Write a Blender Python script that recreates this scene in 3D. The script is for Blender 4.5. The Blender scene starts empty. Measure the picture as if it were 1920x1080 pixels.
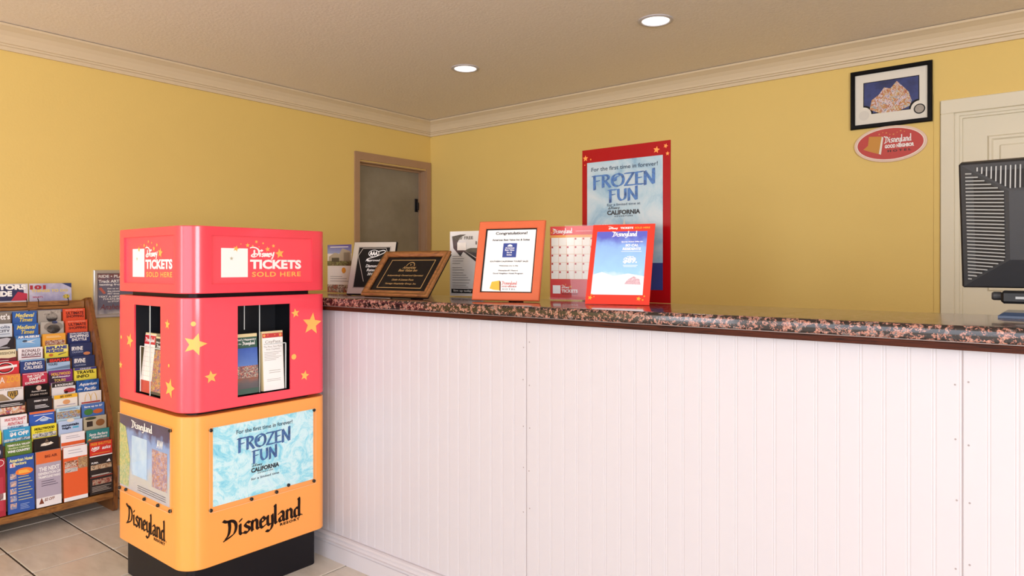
import bpy, math, random
from mathutils import Matrix, Vector
random.seed(7)
S = bpy.context.scene
COL = S.collection

# ------------------------------------------------------------------ camera, world, lights, exposure
F_PX, YAW = 1300.0, math.radians(38.8)
cam_d = bpy.data.cameras.new('camera'); cam = bpy.data.objects.new('camera', cam_d); COL.objects.link(cam)
cam.location = (4.219, -4.146, 1.22); cam.rotation_euler = (math.pi/2, 0, YAW)
cam_d.sensor_width = 36.0; cam_d.lens = F_PX/1920*36; cam_d.shift_y = -39.0/1920; cam_d.clip_start = .02
S.camera = cam
S.view_settings.view_transform = 'Standard'; S.view_settings.look = 'None'
S.view_settings.gamma = 1.0; S.view_settings.use_curve_mapping = False
S.view_settings.exposure = 0.08
W = bpy.data.worlds.new('world'); S.world = W; W.use_nodes = True
bg = W.node_tree.nodes['Background']; bg.inputs['Color'].default_value = (.85, .92, 1, 1); bg.inputs['Strength'].default_value = 1.0

def area(name, loc, aim, w, h, power, col=(1, 1, 1)):
    d = bpy.data.lights.new(name, 'AREA'); d.shape = 'RECTANGLE'; d.size = w; d.size_y = h; d.energy = power; d.color = col
    o = bpy.data.objects.new(name, d); COL.objects.link(o); o.location = loc
    o.rotation_euler = Vector(aim).to_track_quat('-Z', 'Z').to_euler()
    return o
# daylight entering by the shop window and the glazed doors of the lobby (all behind the camera)
area('daylight_shop_window', (4.25, -8.5, 1.29), (0, 1, 0), 5.2, 2.1, 118, (.95, .98, 1.07))
area('daylight_entrance_door', (.7, -8.5, 1.15), (0, 1, 0), 1.0, 2.2, 52, (.95, .98, 1.07))
area('daylight_side_window', (7.12, -5.2, 1.4), (-1, 0, 0), 1.4, 1.9, 148, (.95, .98, 1.07))

# ------------------------------------------------------------------ materials
def lin(c):
    if isinstance(c, str):
        c = c.lstrip('#'); c = tuple(int(c[i:i+2], 16)/255 for i in (0, 2, 4))
    return tuple((x/12.92 if x <= .04045 else ((x+.055)/1.055)**2.4) for x in c) + (1.0,)
_M = {}
def nodes_of(name):
    m = bpy.data.materials.new(name); m.use_nodes = True
    nt = m.node_tree; return m, nt, nt.nodes['Principled BSDF']
def mat(name, col, rough=.5, var=.04, scale=30, bump=0, metal=0, coat=0, spec=.5, bscale=None):
    """plain colour with a faint procedural mottling"""
    if name in _M: return _M[name]
    m, nt, b = nodes_of(name)
    N, L = nt.nodes, nt.links
    tc = N.new('ShaderNodeTexCoord'); nz = N.new('ShaderNodeTexNoise'); nz.inputs['Scale'].default_value = scale
    nz.inputs['Detail'].default_value = 3
    L.new(tc.outputs['Object'], nz.inputs['Vector'])
    mx = N.new('ShaderNodeMix'); mx.data_type = 'RGBA'
    c = lin(col)
    mx.inputs['A'].default_value = tuple(max(0, x*(1-var)) for x in c[:3]) + (1,)
    mx.inputs['B'].default_value = tuple(min(1, x*(1+var)) for x in c[:3]) + (1,)
    L.new(nz.outputs['Fac'], mx.inputs['Factor']); L.new(mx.outputs['Result'], b.inputs['Base Color'])
    b.inputs['Roughness'].default_value = rough; b.inputs['Metallic'].default_value = metal
    b.inputs['Coat Weight'].default_value = coat; b.inputs['Coat Roughness'].default_value = .08
    b.inputs['Specular IOR Level'].default_value = spec
    if bump:
        n2 = N.new('ShaderNodeTexNoise'); n2.inputs['Scale'].default_value = bscale or scale*4; n2.inputs['Detail'].default_value = 4
        L.new(tc.outputs['Object'], n2.inputs['Vector'])
        bp = N.new('ShaderNodeBump'); bp.inputs['Strength'].default_value = bump; bp.inputs['Distance'].default_value = .01
        L.new(n2.outputs['Fac'], bp.inputs['Height']); L.new(bp.outputs['Normal'], b.inputs['Normal'])
    _M[name] = m; return m
def ink(col, rough=.45):
    """printing ink / paint of one colour"""
    return mat('ink_%s_%d' % (col.lstrip('#'), int(rough*100)), col, rough, .02, 40)
def ramp_mat(name, kind, scale, stops, rough=.5, coat=0, stretch=(1, 1, 1), detail=6, distort=0, bump=0, interp='LINEAR', nrough=.6):
    """colours picked by a procedural texture"""
    if name in _M: return _M[name]
    m, nt, b = nodes_of(name); N, L = nt.nodes, nt.links
    tc = N.new('ShaderNodeTexCoord'); mp = N.new('ShaderNodeMapping'); mp.inputs['Scale'].default_value = stretch
    L.new(tc.outputs['Object'], mp.inputs['Vector'])
    if kind == 'voronoi':
        t = N.new('ShaderNodeTexVoronoi'); t.inputs['Scale'].default_value = scale; out = t.outputs['Color']
    else:
        t = N.new('ShaderNodeTexNoise'); t.inputs['Scale'].default_value = scale; t.inputs['Detail'].default_value = detail
        t.inputs['Roughness'].default_value = nrough; t.inputs['Distortion'].default_value = distort; out = t.outputs['Fac']
    L.new(mp.outputs['Vector'], t.inputs['Vector'])
    cr = N.new('ShaderNodeValToRGB'); cr.color_ramp.interpolation = interp
    el = cr.color_ramp.elements
    while len(el) > 1: el.remove(el[-1])
    for i, (p, c) in enumerate(stops):
        e = el[0] if i == 0 else el.new(p)
        e.position = p; e.color = lin(c)
    L.new(out, cr.inputs['Fac']); L.new(cr.outputs['Color'], b.inputs['Base Color'])
    b.inputs['Roughness'].default_value = rough; b.inputs['Coat Weight'].default_value = coat; b.inputs['Coat Roughness'].default_value = .05
    if bump:
        bp = N.new('ShaderNodeBump'); bp.inputs['Strength'].default_value = bump; bp.inputs['Distance'].default_value = .01
        L.new(out, bp.inputs['Height']); L.new(bp.outputs['Normal'], b.inputs['Normal'])
    _M[name] = m; return m
def photo(name, cols, scale=90):
    """a printed photograph too small to read: patches of its colours"""
    n = len(cols)
    return ramp_mat('photo_'+name, 'noise', scale, [(.3+.4*i/max(1, n-1), c) for i, c in enumerate(cols)], .4, detail=4, distort=1.2)
def fade(name, stops, z0, z1):
    """a printed colour gradient running up the sheet (object z)"""
    if name in _M: return _M[name]
    m, nt, b = nodes_of(name); N, L = nt.nodes, nt.links
    tc = N.new('ShaderNodeTexCoord'); sp = N.new('ShaderNodeSeparateXYZ'); mr = N.new('ShaderNodeMapRange')
    mr.inputs['From Min'].default_value = z0; mr.inputs['From Max'].default_value = z1
    cr = N.new('ShaderNodeValToRGB'); el = cr.color_ramp.elements
    while len(el) > 1: el.remove(el[-1])
    for i, (p, c) in enumerate(stops):
        e = el[0] if i == 0 else el.new(p)
        e.position = p; e.color = lin(c)
    nz = N.new('ShaderNodeTexNoise'); nz.inputs['Scale'].default_value = 25
    ad = N.new('ShaderNodeMath'); ad.operation = 'MULTIPLY_ADD'; ad.inputs[1].default_value = .25*(z1-z0)
    L.new(tc.outputs['Object'], sp.inputs[0]); L.new(tc.outputs['Object'], nz.inputs['Vector'])
    L.new(nz.outputs['Fac'], ad.inputs[0]); L.new(sp.outputs['Z'], ad.inputs[2]); L.new(ad.outputs[0], mr.inputs['Value'])
    L.new(mr.outputs['Result'], cr.inputs['Fac']); L.new(cr.outputs['Color'], b.inputs['Base Color'])
    b.inputs['Roughness'].default_value = .35; _M[name] = m; return m
def clear(name, tint=(1, 1, 1), gloss=.08):
    if name in _M: return _M[name]
    m = bpy.data.materials.new(name); m.use_nodes = True; nt = m.node_tree; N, L = nt.nodes, nt.links
    N.remove(N['Principled BSDF']); out = N['Material Output']
    tr = N.new('ShaderNodeBsdfTransparent'); tr.inputs['Color'].default_value = tint + (1,)
    gl = N.new('ShaderNodeBsdfGlossy'); gl.inputs['Roughness'].default_value = .03
    fr = N.new('ShaderNodeFresnel'); fr.inputs['IOR'].default_value = 1.45
    ge = N.new('ShaderNodeNewGeometry'); su = N.new('ShaderNodeMath'); su.operation = 'SUBTRACT'; su.use_clamp = True
    L.new(fr.outputs[0], su.inputs[0]); L.new(ge.outputs['Backfacing'], su.inputs[1])
    mx = N.new('ShaderNodeMixShader'); L.new(su.outputs[0], mx.inputs[0]); L.new(tr.outputs[0], mx.inputs[1]); L.new(gl.outputs[0], mx.inputs[2])
    L.new(mx.outputs[0], out.inputs[0]); _M[name] = m; return m
def wood(name, dark, light, stretch=(1, 1, 12), rough=.4, scale=9, coat=.2):
    return ramp_mat(name, 'noise', scale, [(.3, dark), (.5, light), (.62, dark), (.75, light)], rough, coat, stretch, 5, 1.0)

WALL = mat('wall_paint_yellow', '#e4c573', .6, .03, 2.0, .05, bscale=90)
CEIL = ramp_mat('ceiling_knockdown', 'noise', 70, [(.35, '#eee2d6'), (.65, '#f4e9de')], .8, bump=.25, detail=5)
CROWN = mat('crown_paint_cream', '#d8c4a4', .45, .02, 5)
WHITE = mat('paint_white', '#c4bfc4', .45, .015, 6)
DOORW = mat('door_paint_offwhite', '#e2dac4', .5, .03, 4)
GRAYDOOR = ramp_mat('door_grey_scuffed', 'noise', 3, [(.35, '#7f7666'), (.6, '#8d8474'), (.8, '#a09788')], .6)
TAN = mat('casing_tan', '#a98668', .5, .06, 14, .05)
RED = mat('kiosk_red', '#f04657', .27, .02, 3, coat=.3)
ORANGE = mat('kiosk_orange', '#f5a04c', .3, .02, 3, coat=.25)
DARK = mat('black_plastic', '#18161a', .45, .05, 20, spec=.2)
NAVYD = mat('cavity_dark', '#14161d', .6, .05, 20)
YEL = ink('#fbb75c')
PAPER = mat('paper_white', '#f6f4f2', .5, .015, 20)
BLACK = mat('ink_black', '#141213', .45, .03, 30, spec=.2)
GOLD = mat('gold_engraving', '#d8b67c', .35, .05, 30, metal=.7)
SILVER = mat('silver_metal', '#cbc8c4', .32, .04, 25, metal=.6)
OAK = wood('oak_rack', '#5c3416', '#8a5526', (6, 6, 1), .4, 7, .3)
OAKH = wood('oak_rack_rail', '#6b421f', '#9c6a35', (6, 1, 8), .4, 7, .3)
CLEAR = clear('clear_acrylic')
GLASS = clear('window_glass')
BOLT = mat('bolt_black', '#2a2725', .3, .05, 30, metal=.6)
GROUT = mat('grout_dark', '#3d2f27', .9, .1, 60)
TILE = ramp_mat('tile_beige', 'noise', 5, [(.3, '#c2b8aa'), (.5, '#d0c7ba'), (.7, '#d8cfc3')], .35, .1, (1, 3, 1), 6, .5)
def granite():
    m, nt, b = nodes_of('granite_pink_black'); N, L = nt.nodes, nt.links
    tc = N.new('ShaderNodeTexCoord')
    v = N.new('ShaderNodeTexVoronoi'); v.inputs['Scale'].default_value = 120; v.inputs['Randomness'].default_value = 1
    nz = N.new('ShaderNodeTexNoise'); nz.inputs['Scale'].default_value = 42; nz.inputs['Detail'].default_value = 4
    dn = N.new('ShaderNodeTexNoise'); dn.inputs['Scale'].default_value = 120
    mv = N.new('ShaderNodeMix'); mv.data_type = 'VECTOR'; mv.inputs['Factor'].default_value = .012
    L.new(tc.outputs['Object'], mv.inputs['A']); L.new(dn.outputs['Color'], mv.inputs['B']); L.new(tc.outputs['Object'], dn.inputs['Vector'])
    L.new(mv.outputs['Result'], v.inputs['Vector']); L.new(tc.outputs['Object'], nz.inputs['Vector'])
    sp = N.new('ShaderNodeSeparateColor'); L.new(v.outputs['Color'], sp.inputs[0])
    ad = N.new('ShaderNodeMath'); ad.operation = 'MULTIPLY_ADD'; ad.inputs[1].default_value = 1.5; ad.inputs[2].default_value = -.75
    L.new(nz.outputs['Fac'], ad.inputs[0])
    su = N.new('ShaderNodeMath'); su.operation = 'ADD'; L.new(ad.outputs[0], su.inputs[0]); L.new(sp.outputs[0], su.inputs[1])
    v2 = N.new('ShaderNodeTexVoronoi'); v2.inputs['Scale'].default_value = 330; L.new(tc.outputs['Object'], v2.inputs['Vector'])
    s2 = N.new('ShaderNodeSeparateColor'); L.new(v2.outputs['Color'], s2.inputs[0])
    m2 = N.new('ShaderNodeMath'); m2.operation = 'MULTIPLY_ADD'; m2.inputs[1].default_value = .5; m2.inputs[2].default_value = -.27; L.new(s2.outputs[1], m2.inputs[0])
    a2 = N.new('ShaderNodeMath'); a2.operation = 'ADD'; L.new(su.outputs[0], a2.inputs[0]); L.new(m2.outputs[0], a2.inputs[1]); su = a2
    cr = N.new('ShaderNodeValToRGB'); cr.color_ramp.interpolation = 'CONSTANT'; el = cr.color_ramp.elements
    el[0].position = 0; el[0].color = lin('#1d1413')
    for p, c in ((.47, '#3d3332'), (.57, '#6b4238'), (.67, '#9c6859'), (.84, '#b58271'), (.99, '#615b5a')):
        e = el.new(p); e.color = lin(c)
    el.remove(el[len(el)-1]) if el[len(el)-1].position > .99 else None
    L.new(su.outputs[0], cr.inputs['Fac']); L.new(cr.outputs['Color'], b.inputs['Base Color'])
    b.inputs['Roughness'].default_value = .16; b.inputs['Coat Weight'].default_value = .2; b.inputs['Coat Roughness'].default_value = .04
    return m
GRANITE = granite()
DARKWOOD = wood('dark_red_wood', '#1c0b05', '#4d2110', (1, 6, 30), .5, 5, .0)
DARKWOOD.node_tree.nodes['Principled BSDF'].inputs['Specular IOR Level'].default_value = .15

# ------------------------------------------------------------------ mesh helpers
class MB:
    def __init__(s): s.v, s.f = [], []
    def add(s, v, f):
        n = len(s.v); s.v += [tuple(p) for p in v]; s.f += [tuple(i+n for i in q) for q in f]; return s
    def box(s, x0, x1, y0, y1, z0, z1):
        return s.add([(x0,y0,z0),(x1,y0,z0),(x1,y1,z0),(x0,y1,z0),(x0,y0,z1),(x1,y0,z1),(x1,y1,z1),(x0,y1,z1)],
                     [(0,3,2,1),(4,5,6,7),(0,1,5,4),(1,2,6,5),(2,3,7,6),(3,0,4,7)])
    def cbox(s, x0, x1, y0, y1, z0, z1, c=.003):
        """box with chamfered edges"""
        n = len(s.v); P = []
        X, Y, Z = (x0, x1), (y0, y1), (z0, z1)
        idx = {}
        for i in (0, 1):
            for j in (0, 1):
                for k in (0, 1):
                    sx, sy, sz = (1-2*i)*c, (1-2*j)*c, (1-2*k)*c
                    for a, q in ((0, (X[i], Y[j]+sy, Z[k]+sz)), (1, (X[i]+sx, Y[j], Z[k]+sz)), (2, (X[i]+sx, Y[j]+sy, Z[k]))):
                        idx[i, j, k, a] = len(P); P.append(q)
        fs = []
        for i in (0, 1):
            q = [idx[i,0,0,0], idx[i,1,0,0], idx[i,1,1,0], idx[i,0,1,0]]; fs.append(q if i else q[::-1])
            q = [idx[0,i,0,1], idx[1,i,0,1], idx[1,i,1,1], idx[0,i,1,1]]; fs.append(q[::-1] if i else q)
            q = [idx[0,0,i,2], idx[1,0,i,2], idx[1,1,i,2], idx[0,1,i,2]]; fs.append(q if i else q[::-1])
        for i in (0, 1):
            for j in (0, 1):
                fs.append([idx[i,j,0,0], idx[i,j,1,0], idx[i,j,1,1], idx[i,j,0,1]])
                fs.append([idx[i,0,j,0], idx[i,1,j,0], idx[i,1,j,2], idx[i,0,j,2]])
                fs.append([idx[0,i,j,1], idx[1,i,j,1], idx[1,i,j,2], idx[0,i,j,2]])
                for k in (0, 1): fs.append([idx[i,j,k,0], idx[i,j,k,1], idx[i,j,k,2]])
        return s.add(P, fs)
    def poly(s, pts, y=0.0, th=0.0):
        """outline in the x-z plane facing -y; extruded back by th"""
        n = len(pts)
        A = sum(pts[i][0]*pts[(i+1) % n][1]-pts[(i+1) % n][0]*pts[i][1] for i in range(n))
        if A < 0: pts = pts[::-1]
        if not th: return s.add([(p[0], y, p[1]) for p in pts], [tuple(range(n))])
        V = [(p[0], y, p[1]) for p in pts] + [(p[0], y+th, p[1]) for p in pts]
        return s.add(V, [tuple(range(n)), tuple(range(2*n-1, n-1, -1))] + [(i, i+n, (i+1) % n+n, (i+1) % n) for i in range(n)])
    def rect(s, x0, x1, z0, z1, y=0.0): return s.poly([(x0, z0), (x1, z0), (x1, z1), (x0, z1)], y)
    def sweep(s, prof, axis, a0, a1):
        """closed profile swept straight along an axis"""
        n = len(prof)
        def P(p, a):
            return {'x': (a, p[0], p[1]), 'y': (p[0], a, p[1]), 'z': (p[0], p[1], a)}[axis]
        V = [P(p, a0) for p in prof] + [P(p, a1) for p in prof]
        return s.add(V, [tuple(range(n-1, -1, -1)), tuple(range(n, 2*n))] + [(i, (i+1) % n, (i+1) % n+n, i+n) for i in range(n)])
    def tube(s, path, r, seg=6):
        P = [Vector(p) for p in path]; rings = []
        for i, p in enumerate(P):
            d = (P[min(i+1, len(P)-1)]-P[max(i-1, 0)]).normalized()
            u = d.cross(Vector((0, 0, 1)) if abs(d.z) < .9 else Vector((1, 0, 0))).normalized(); w = d.cross(u)
            rings.append([p+(u*math.cos(2*math.pi*k/seg)+w*math.sin(2*math.pi*k/seg))*r for k in range(seg)])
        V = [q for g in rings for q in g]; Fs = []
        for i in range(len(P)-1):
            for k in range(seg): Fs.append((i*seg+k, i*seg+(k+1) % seg, (i+1)*seg+(k+1) % seg, (i+1)*seg+k))
        Fs += [tuple(range(seg-1, -1, -1)), tuple(range(len(V)-seg, len(V)))]
        return s.add(V, Fs)
    def lathe(s, prof, seg=32, c=(0, 0, 0)):
        """profile (r, z) turned about the z axis"""
        n = len(prof); V = []
        for k in range(seg):
            a = 2*math.pi*k/seg
            V += [(c[0]+r*math.cos(a), c[1]+r*math.sin(a), c[2]+z) for r, z in prof]
        Fs = []
        for k in range(seg):
            for i in range(n-1): Fs.append((k*n+i, ((k+1) % seg)*n+i, ((k+1) % seg)*n+i+1, k*n+i+1))
        return s.add(V, Fs)
    def mesh(s, name):
        m = bpy.data.meshes.new(name); m.from_pydata(s.v, [], s.f); m.update(); return m
def circ(cx, cz, r, n=20, ry=None, a0=0): 
    ry = r if ry is None else ry
    return [(cx+r*math.cos(a0+2*math.pi*i/n), cz+ry*math.sin(a0+2*math.pi*i/n)) for i in range(n)]
def star_pts(cx, cz, r, rot=0.0, inner=.45):
    return [(cx+(r if i % 2 == 0 else r*inner)*math.sin(rot+math.pi*i/5), cz+(r if i % 2 == 0 else r*inner)*math.cos(rot+math.pi*i/5)) for i in range(10)]
def ob(name, mb, m, parent=None, smooth=False, kind=None, label=None):
    me = mb.mesh(name) if isinstance(mb, MB) else mb
    if m is not None and not me.materials: me.materials.append(m)
    if smooth:
        me.polygons.foreach_set('use_smooth', [True]*len(me.polygons)); me.set_sharp_from_angle(angle=math.radians(40))
    o = bpy.data.objects.new(name, me); COL.objects.link(o)
    if parent: o.parent = parent
    if kind: o['kind'] = kind
    if label: o['label'] = label
    return o
def tag(o, label, cat, group=None, kind=None):
    o['label'] = label; o['category'] = cat
    if group: o['group'] = group
    if kind: o['kind'] = kind
    return o
def thing(name, label, cat, M=Matrix(), group=None):
    o = bpy.data.objects.new(name, None); COL.objects.link(o); o.matrix_world = M; o.empty_display_size = .05
    return tag(o, label, cat, group)
def frame(loc, yaw=0.0, tilt=0.0):
    """local x right, y into the back, z up the face; tilt leans the top back"""
    return Matrix.Translation(loc) @ Matrix.Rotation(yaw, 4, 'Z') @ Matrix.Rotation(-tilt, 4, 'X')
def struct(name, mb, m, parent=None, smooth=False):
    return ob(name, mb, m, parent, smooth, kind=None if parent else 'structure')

# ------------------------------------------------------------------ lettering
_T = {}
def glyphs(s, bold, shear, space):
    k = (s, bold, shear, space)
    if k not in _T:
        c = bpy.data.curves.new('lettering', 'FONT'); c.body = s; c.resolution_u = 3; c.offset = bold; c.shear = shear; c.space_character = space
        c.align_x = 'CENTER'
        o = bpy.data.objects.new('lettering', c); me = bpy.data.meshes.new_from_object(o)
        vs = [tuple(v.co) for v in me.vertices]; fs = [tuple(p.vertices) for p in me.polygons]
        bpy.data.objects.remove(o); bpy.data.curves.remove(c); bpy.data.meshes.remove(me)
        _T[k] = (vs, fs)
    return _T[k]
def txt(mb, s, cx, cz, w, h, y=-.0012, bold=.012, shear=0.0, space=1.0, rot=0.0):
    """letters fitted into a box w x h centred on (cx, cz) of the local face"""
    vs, fs = glyphs(s, bold, shear, space)
    if not vs: return mb
    x0, x1 = min(v[0] for v in vs), max(v[0] for v in vs); z0, z1 = min(v[1] for v in vs), max(v[1] for v in vs)
    kx, kz = w/max(1e-6, x1-x0), h/max(1e-6, z1-z0); c, sn = math.cos(rot), math.sin(rot)
    P = []
    for v in vs:
        a, b = (v[0]-(x0+x1)/2)*kx, (v[1]-(z0+z1)/2)*kz
        P.append((cx+a*c-b*sn, y, cz+a*sn+b*c))
    return mb.add(P, fs)
def smooth_path(pts, n=5):
    if len(pts) < 3: return pts
    q = [pts[0]]+list(pts)+[pts[-1]]; out = []
    for i in range(1, len(q)-2):
        p0, p1, p2, p3 = q[i-1], q[i], q[i+1], q[i+2]
        for k in range(n):
            t = k/n
            out.append(tuple(.5*((2*p1[d])+(-p0[d]+p2[d])*t+(2*p0[d]-5*p1[d]+4*p2[d]-p3[d])*t*t+(-p0[d]+3*p1[d]-3*p2[d]+p3[d])*t**3) for d in (0, 1)))
    return out+[pts[-1]]
def hull(P):
    P = sorted(set((round(a, 6), round(b, 6)) for a, b in P))
    if len(P) < 3: return None
    def half(Q):
        r = []
        for p in Q:
            while len(r) > 1 and (r[-1][0]-r[-2][0])*(p[1]-r[-2][1])-(r[-1][1]-r[-2][1])*(p[0]-r[-2][0]) <= 0: r.pop()
            r.append(p)
        return r
    h = half(P)[:-1]+half(P[::-1])[:-1]
    return h if len(h) > 2 else None
def pen(mb, strokes, x, z, k, kx=None, w=.13, ang=40, thin=.03, y=-.0012, curve=True):
    """strokes drawn with a broad nib: glyph units scaled by k, origin (x, z)"""
    kx = kx or k; a = math.radians(ang); hx, hz = w/2*math.cos(a), w/2*math.sin(a); tx, tz = -thin/2*math.sin(a), thin/2*math.cos(a)
    nib = [(hx+tx, hz+tz), (hx-tx, hz-tz), (-hx-tx, -hz-tz), (-hx+tx, -hz+tz)]
    for st in strokes:
        p = smooth_path(st) if curve else st
        for i in range(len(p)-1):
            h = hull([(x+(q[0]+n[0])*kx, z+(q[1]+n[1])*k) for q in (p[i], p[i+1]) for n in nib])
            if h: mb.poly(h, y-.00003*(len(mb.f) % 9))
    return mb
BL = {  # blackletter capitals and minuscules, nib strokes (advance, strokes)
 'D': (.62, [[(-.14, .97), (.0, .88), (.2, .87), (.38, .76), (.45, .5), (.38, .2), (.2, .06), (-.1, -.06)], [(.12, .86), (.15, .55), (.1, .2), (-.02, .03)]]),
 'i': (.22, [[(0, .52), (.02, .5), (.02, .1), (.09, .02)], [(.02, .72), (.07, .79)]]),
 's': (.36, [[(.26, .5), (.14, .56), (.04, .44), (.1, .34), (.22, .24), (.25, .13), (.14, .01), (-.02, .07)]]),
 'n': (.42, [[(0, .52), (.02, .5), (.02, .08), (.05, .02)], [(.03, .4), (.15, .55), (.26, .44), (.26, .1), (.33, .02)]]),
 'e': (.36, [[(.05, .29), (.24, .38), (.2, .5), (.11, .55), (.02, .42), (.02, .14), (.1, .01), (.26, .09)]]),
 'y': (.4, [[(0, .53), (.02, .5), (.02, .16), (.1, .03), (.24, .12)], [(.25, .54), (.26, .1), (.22, -.15), (.1, -.29), (-.05, -.24)]]),
 'l': (.2, [[(-.02, .98), (.01, .95), (.01, .1), (.08, .02)]]),
 'a': (.4, [[(.0, .47), (.12, .55), (.23, .46), (.23, .1), (.31, .02)], [(.22, .32), (.08, .27), (.02, .15), (.08, .02), (.22, .1)]]),
 'd': (.42, [[(.22, .46), (.09, .5), (.02, .38), (.02, .13), (.1, .01), (.24, .1)], [(.22, 1.0), (.26, .93), (.26, .1), (.33, .03)]])}
def blackletter(mb, s, x, z, w, h, y=-.0012, wt=.14):
    tot = sum(BL[c][0] for c in s)
    kx, k = w/tot, h; cx = x+.12*kx
    for c in s:
        pen(mb, BL[c][1], cx, z, k, kx, wt, 38, .05, y); cx += BL[c][0]*kx
    return mb
SCR = [  # a flowing script word
 [(-.02, .95), (.12, 1.0), (.34, .92), (.46, .68), (.4, .36), (.22, .2), (.06, .24), (.08, .4), (.26, .46), (.36, .42)], [(.2, .76), (.2, .3)],
 [(.53, .52), (.52, .24)], [(.52, .72), (.6, .78), (.66, .72), (.58, .68)],
 [(.74, .5), (.66, .48), (.67, .4), (.74, .34), (.7, .24), (.62, .26)], [(.8, .24), (.81, .5), (.92, .26), (.93, .52)],
 [(1.1, .5), (1.01, .48), (1.0, .26), (1.1, .25)], [(1.0, .38), (1.08, .39)], [(1.15, .54), (1.18, .36), (1.3, .4)], [(1.32, .6), (1.28, .3), (1.2, .02)]]
def script(mb, x, z, w, h, y=-.0012, wt=.06): return pen(mb, SCR, x, z, h, w/1.34, wt, 50, .05, y)
FZ = {'F': (.62, [[(.12, 1.0), (.12, -.16)], [(.0, .98), (.55, .98)], [(.1, .52), (.42, .55)]], ),
      'R': (.7, [[(.12, 1.0), (.12, -.02)], [(.0, .98), (.3, .98), (.5, .86), (.48, .66), (.3, .52), (.14, .5)], [(.28, .5), (.62, -.06)]]),
      'O': (.95, [[(.45, 1.02), (.16, .86), (.06, .5), (.16, .14), (.45, -.02), (.74, .14), (.84, .5), (.74, .86), (.45, 1.02)], [(.5, .82), (.3, .7), (.28, .45)]]),
      'Z': (.66, [[(.02, .98), (.58, .98)], [(.56, .96), (.04, .02)], [(.02, .0), (.6, .0)]]),
      'E': (.6, [[(.12, 1.0), (.12, 0)], [(.02, .98), (.52, 1.0)], [(.12, .52), (.42, .54)], [(.02, .02), (.54, .0)]]),
      'N': (.8, [[(.1, 1.0), (.1, -.08)], [(.08, 1.0), (.62, .0)], [(.64, 1.16), (.64, -.02)]]),
      'U': (.78, [[(.1, 1.0), (.12, .3), (.3, .0), (.5, .05), (.62, .3), (.62, 1.0)]]), ' ': (.3, [])}
def chisel(mb, s, cx, z, w, h, y=-.0012):
    tot = sum(FZ[c][0] for c in s); k = w/tot; x = cx-w/2
    for c in s:
        for st in FZ[c][1]: pen(mb, [st], x, z, h, k, .19, 18, .06, y, curve=len(st) > 4)
        x += FZ[c][0]*k
    return mb

# ------------------------------------------------------------------ the room
RX, RY, H = 7.2, -8.6, 2.44
def wall_rects(u0, u1, holes):
    """rectangles that fill a wall u0..u1 x 0..H round its openings (sorted, not overlapping in u)"""
    out, u = [], u0
    for a, b, z0, z1 in sorted(holes):
        if a > u: out.append((u, a, 0, H))
        if z0 > 0: out.append((a, b, 0, z0))
        if z1 < H: out.append((a, b, z1, H))
        u = b
    out.append((u, u1, 0, H)); return out
def wall(name, axis, c0, c1, u0, u1, holes):
    mb = MB()
    for a, b, z0, z1 in wall_rects(u0, u1, holes):
        mb.box(a, b, c0, c1, z0, z1) if axis == 'x' else mb.box(c0, c1, a, b, z0, z1)
    return struct(name, mb, WALL)
wall('wall_left', 'y', -.12, 0, RY, 0.12, [(-.76, -.053, 0, 2.033)])
wall('wall_back', 'x', 0, .12, 0, RX, [(3.759, 4.66, 0, 2.0)])
wall('wall_right', 'y', RX, RX+.12, RY-.12, .12, [(-5.95, -4.45, .4, 2.4-.02)])
wall('wall_front', 'x', RY-.12, RY, -.12, RX, [(.15, 1.25, 0, 2.3), (1.6, 6.9, .2, 2.38)])
struct('ceiling', MB().box(-.12, RX+.12, RY-.12, .12, H, H+.06), CEIL)

# floor: a screed with single tiles over the part in view
fl = struct('floor', MB().box(-.12, RX+.12, RY-.12, .12, -.05, -.006), GROUT)
PX, PY, OX, OY = .307, .2995, .379, -2.891
def tile_mesh():
    w, d = PX-.008, PY-.008
    return MB().cbox(0, w, 0, d, -.006, 0, .0015).mesh('floor_tile')
TM = tile_mesh(); TM.materials.append(TILE)
far = MB()
i0, i1 = math.floor((0-OX)/PX), math.ceil((RX-OX)/PX); j0, j1 = math.floor((RY-OY)/PY), math.ceil((0-OY)/PY)
for i in range(i0, i1):
    for j in range(j0, j1):
        x, y = OX+i*PX+.004, OY+j*PY+.004
        if 0 <= i+2 <= 16 and -6 <= j <= 1:
            t = bpy.data.objects.new('floor_tile', TM); COL.objects.link(t); t.parent = fl; t.location = (x, y, random.uniform(-.0004, .0004))
        else:
            far.box(x, x+PX-.008, y, y+PY-.008, -.006, 0)
ob('tile_field', far, TILE, fl, kind='stuff')

# crown moulding
CP = [(0, -.003), (.09, -.003), (.09, -.014), (.08, -.02), (.062, -.033), (.047, -.053), (.037, -.076), (.034, -.088), (.026, -.09), (.024, -.098), (.016, -.101), (.014, -.119), (0, -.119)]
struct('trim_1', MB().sweep([(d, H+z) for d, z in CP][::-1], 'y', RY, 0), CROWN)
struct('trim_2', MB().sweep([(-d, H+z) for d, z in CP], 'x', 0, RX), CROWN)
struct('trim_3', MB().sweep([(RX-d, H+z) for d, z in CP], 'y', RY, 0), CROWN)
struct('trim_4', MB().sweep([(RY+d, H+z) for d, z in CP][::-1], 'x', 0, RX), CROWN)
BP = [(0, 0), (.014, 0), (.014, .075), (.009, .085), (.004, .092), (0, .092)]
struct('baseboard_left', MB().sweep([(d, z) for d, z in BP], 'y', RY, -.82), WHITE)
struct('baseboard_back', MB().sweep([(-d, z) for d, z in BP][::-1], 'x', .05, 3.66), WHITE)

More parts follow.
